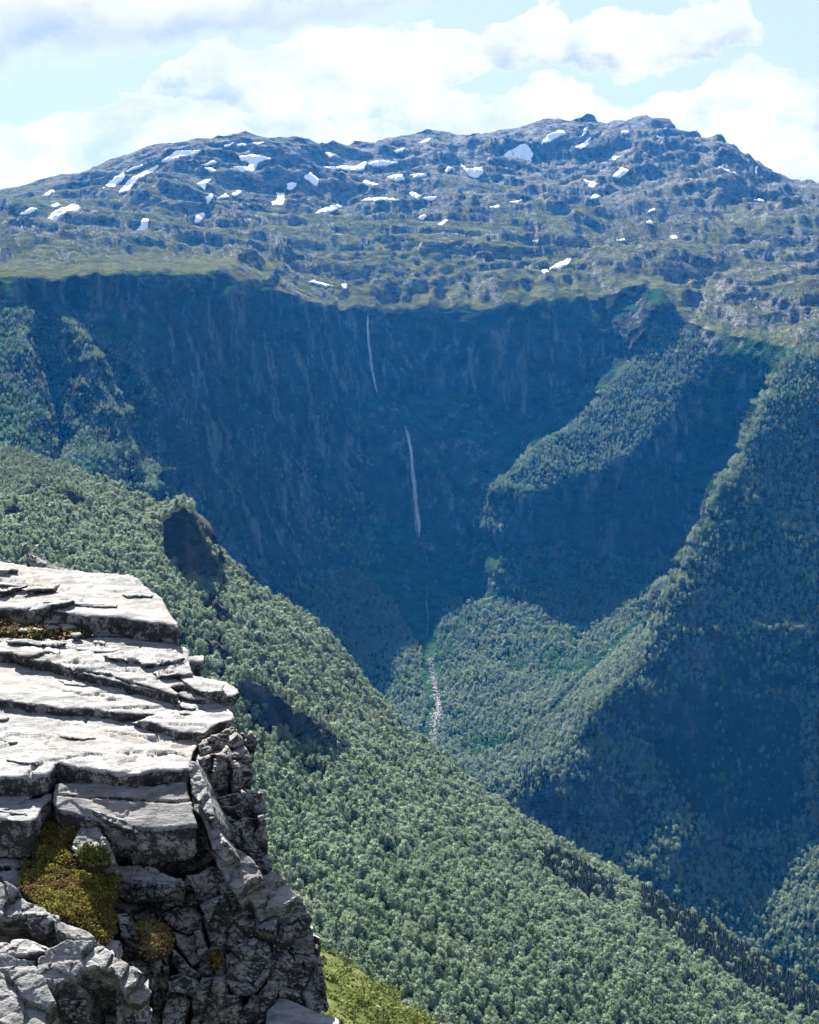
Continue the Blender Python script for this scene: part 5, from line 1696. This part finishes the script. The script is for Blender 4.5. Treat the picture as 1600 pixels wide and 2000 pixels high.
# ------------------------------------------------------------------ moss and heath on the outcrop
def cushion(name, poly, depth, leaf, n, mat, lab, cat, mound=0.05, lift=0.03):
    """low plant mat: soil mound following the rock, leaves on top"""
    bd = densify(poly, 4.0, 2.2, rng5)
    inner = []
    bx0, by0 = bd.min(0)
    bx1, by1 = bd.max(0)
    plist = [tuple(b_) for b_ in bd]
    cand = np.stack([rng5.uniform(bx0, bx1, 4 * n), rng5.uniform(by0, by1, 4 * n)], 1)
    cand = cand[in_poly(cand[:, 0], cand[:, 1], plist)][:n]
    keep_ = rng5.uniform(size=len(cand)) < 0.35 + 0.65 * smooth(seg_dist(cand, bd), 1, 12)
    cand = cand[keep_] + rng5.normal(size=(keep_.sum(), 2)) * 5.0
    clump = fbm(np.concatenate([cand / 9.0, np.zeros((len(cand), 1))], 1), 3)
    cand = cand[clump > -0.28]
    dd = np.clip(seg_dist(cand, bd) / 14.0, 0, 1) ** 0.6
    Pc = depth(cand[:, 0], cand[:, 1])
    bump_ = fbm(Pc * 9 + 2, 3)
    up = np.array([0, -0.45, 0.9])
    Pc = Pc + up * ((mound * dd * (1 + 1.2 * bump_) + rng5.uniform(-0.012, lift * 1.1, len(Pc)) * (1 + bump_))[:, None])
    nr = rng5.normal(size=Pc.shape) + np.array([0, -0.3, 0.7])
    V, F = quads(Pc, nr, rng5.uniform(0.55, 1.25, len(Pc)) * leaf, rng5.uniform(0.6, 1.2, len(Pc)), rng5)
    gxx, gyy = np.meshgrid(np.arange(bx0, bx1, 5.0), np.arange(by0, by1, 5.0))
    gp = np.stack([gxx.ravel(), gyy.ravel()], 1)
    gp = gp[in_poly(gp[:, 0], gp[:, 1], plist)]
    gp = gp[seg_dist(gp, bd) > 2.5]
    co = np.concatenate([bd, gp])
    nb = len(bd)
    v2, _e, tris, orig, _a, _b = delaunay_2d_cdt([Vector(c) for c in co], [(k, (k + 1) % nb) for k in range(nb)], [], 1, 1e-4)
    p2 = np.array([(v.x, v.y) for v in v2])
    P3 = depth(p2[:, 0], p2[:, 1])
    d2 = np.clip(seg_dist(p2, bd) / 14.0, 0, 1) ** 0.6
    P3 = P3 + up * ((mound * d2 * (1 + 1.2 * fbm(P3 * 9 + 2, 3)) - 0.015 - 0.05 * (d2 < 0.02))[:, None])
    root = bpy.data.objects.new(name, None)
    COL.objects.link(root)
    root['label'] = lab
    root['category'] = cat
    link('soil', mesh_from('soil', P3, [tuple(t_) for t_ in tris]), M_MOUND, parent=root)
    link('foliage', mesh_from('foliage', V, F, False), mat, parent=root, kind='stuff')
    return root


def tp(pts):
    s_ = ThinPlate(pts, 0.005)
    return lambda x, y: at(x, y, 1 / s_.inv(np.asarray(x, float), np.asarray(y, float)))


cushion('moss_mat', [(84, 1570), (105, 1562), (113, 1585), (100, 1602), (130, 1606), (145, 1612), (160, 1600), (195, 1598), (200, 1612), (170, 1622), (155, 1640), (145, 1662), (152, 1682), (110, 1694), (85, 1688), (60, 1675), (70, 1640), (78, 1610)],
        tp([(90, 1570, 15.5), (190, 1605, 15.25), (60, 1670, 14.8), (150, 1680, 14.65), (110, 1630, 15.0)]), 0.0085, 8500, M_MOSSG, 'upper yellow-green moss mat in the gap beside the left block', 'moss', 0.02)
cushion('moss_mat', [(38, 1688), (60, 1680), (110, 1688), (160, 1686), (215, 1695), (237, 1715), (230, 1745), (216, 1765), (226, 1790), (230, 1812), (215, 1838), (200, 1846), (185, 1828), (165, 1808), (140, 1798), (110, 1787), (85, 1772), (50, 1747), (36, 1716)],
        tp([(40, 1690, 14.7), (215, 1695, 14.75), (50, 1745, 14.1), (230, 1745, 14.4), (130, 1740, 14.2), (140, 1795, 13.75), (225, 1800, 14.0), (205, 1845, 13.7)]), 0.0085, 19000, M_MOSSG, 'largest moss mat, yellow-green above and red-brown below, left of the overhang', 'moss', 0.025)
cushion('moss_mat', [(268, 1802), (285, 1796), (305, 1797), (335, 1815), (339, 1840), (326, 1862), (300, 1870), (280, 1864), (268, 1835)],
        tp([(275, 1800, 14.3), (335, 1815, 14.3), (300, 1835, 14.05), (280, 1862, 13.95), (330, 1860, 14.0)]), 0.0085, 4500, M_HEATH, 'red-brown moss tuft under the overhanging slab', 'moss', 0.025)
cushion('low_shrub', [(150, 1672), (165, 1660), (185, 1656), (203, 1660), (217, 1672), (212, 1686), (185, 1694), (160, 1688)],
        tp([(150, 1672, 14.5), (215, 1672, 14.5), (185, 1692, 14.4), (185, 1658, 14.6)]), 0.013, 1600, M_SHRUB, 'small round green shrub in front of the white boulder', 'shrub', 0.10)
f_h, n_h = top_plane(0.10)
cushion('heath_mat', [(-80, 1160), (20, 1160), (60, 1166), (45, 1180), (80, 1192), (95, 1202), (78, 1216), (150, 1217), (172, 1228), (182, 1243), (90, 1246), (0, 1241), (-80, 1240)],
        f_h, 0.013, 3600, M_HEATH, 'brown heath with flat stones behind the second slab', 'heath', 0.03)
cushion('moss_mat', [(-40, 1620), (0, 1618), (22, 1628), (26, 1640), (8, 1646), (-40, 1646)], tp([(0, 1618, 15.15), (25, 1640, 14.95), (-40, 1640, 15.0)]), 0.011, 1500, M_HEATH, 'brownish moss tuft at the left edge under the block', 'moss', 0.06)
cushion('moss_mat', [(410, 1862), (424, 1858), (436, 1874), (428, 1886), (413, 1884)], tp([(410, 1862, 14.45), (436, 1874, 14.4), (420, 1886, 14.35)]), 0.011, 700, M_MOSSG, 'tiny olive moss tuft low on the dark cliff', 'moss', 0.025)
# flat stones lying in the heath
for k in range(26):
    x, y = rng5.uniform(-10, 165), rng5.uniform(1168, 1240)
    if x > 70 and y < 1212:
        continue
    w, h_ = rng5.uniform(7, 22), rng5.uniform(2.5, 5)
    m_ = 7
    poly = [(x + w * math.cos(a) * rng5.uniform(.75, 1.1), y + h_ * math.sin(a) * rng5.uniform(.75, 1.1)) for a in np.linspace(0, 6.283, m_, endpoint=False)]
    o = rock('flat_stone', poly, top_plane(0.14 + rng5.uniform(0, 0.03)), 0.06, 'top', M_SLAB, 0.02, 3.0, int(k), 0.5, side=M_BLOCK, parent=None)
    o['label'] = 'small flat pale stone lying in the brown heath'
    o['category'] = 'stone'
    o['group'] = 'stones in the heath'

# ------------------------------------------------------------------ boulders of the stream bed and the stony chute
bp, bh = [], []
for path, wd, cnt, sz in (([(838, 1285), (850, 1340), (857, 1385), (850, 1420), (838, 1475)], (5, 15), 620, (0.3, 1.5)), ([(1288, 1192), (1220, 1252), (1165, 1305), (1110, 1370)], (3, 7), 150, (0.5, 1.3)), ([(975, 1145), (930, 1215), (905, 1260)], (2, 4), 60, (0.7, 1.6))):
    p_ = np.array(path, float)
    for k in range(cnt):
        s_ = rng5.uniform(0, 1) * (len(p_) - 1)
        a = int(s_)
        x, y = p_[a] + (p_[min(a + 1, len(p_) - 1)] - p_[a]) * (s_ - a)
        w = wd[0] + (wd[1] - wd[0]) * s_ / (len(p_) - 1)
        h_ = hit(BVH_G, x + rng5.normal() * 0.5 * w, y + rng5.normal() * 3)
        if h_ is not None:
            bp.append(tuple(h_))
            bh.append(rng5.uniform(*sz))
bm_rng = np.random.default_rng(3)


def boulder_mesh(seed):
    r_ = np.random.default_rng(seed)
    import bmesh
    bm = bmesh.new()
    bmesh.ops.create_icosphere(bm, subdivisions=2, radius=1.0)
    for v in bm.verts:
        d_ = np.array(v.co)
        s_ = 1 + 0.35 * float(perlin((d_ * 1.3 + seed * 7)[None])[0]) + 0.15 * float(perlin((d_ * 3.1 + seed * 3)[None])[0])
        v.co = v.co * s_
        v.co.z *= 0.7
    me = bpy.data.meshes.new('boulder')
    bm.to_mesh(me)
    bm.free()
    me.materials.append(M_STREAM)
    return me


M_STREAM = plain('pale_stream_stone', (0.22, 0.215, 0.21))
bold = []
for k, (px_, py_, lab) in enumerate(((847, 1352, 'large pale boulder in the upper stream bed'), (851, 1408, 'large pale boulder in the lower stream bed'), (858, 1380, 'large pale boulder at the bend of the stream'))):
    h_ = hit(BVH_G, px_, py_)
    o = link('boulder', boulder_mesh(k), label=lab, category='boulder', group='boulders in the stream bed')
    o.location = h_
    o.scale = (3.0, 3.0, 3.0)
    bold.append(o)
forest('stream_stones', np.array(bp), np.array(bh), bold, 'pale stones of the stream bed and the scree chute', rng5, 'stones')
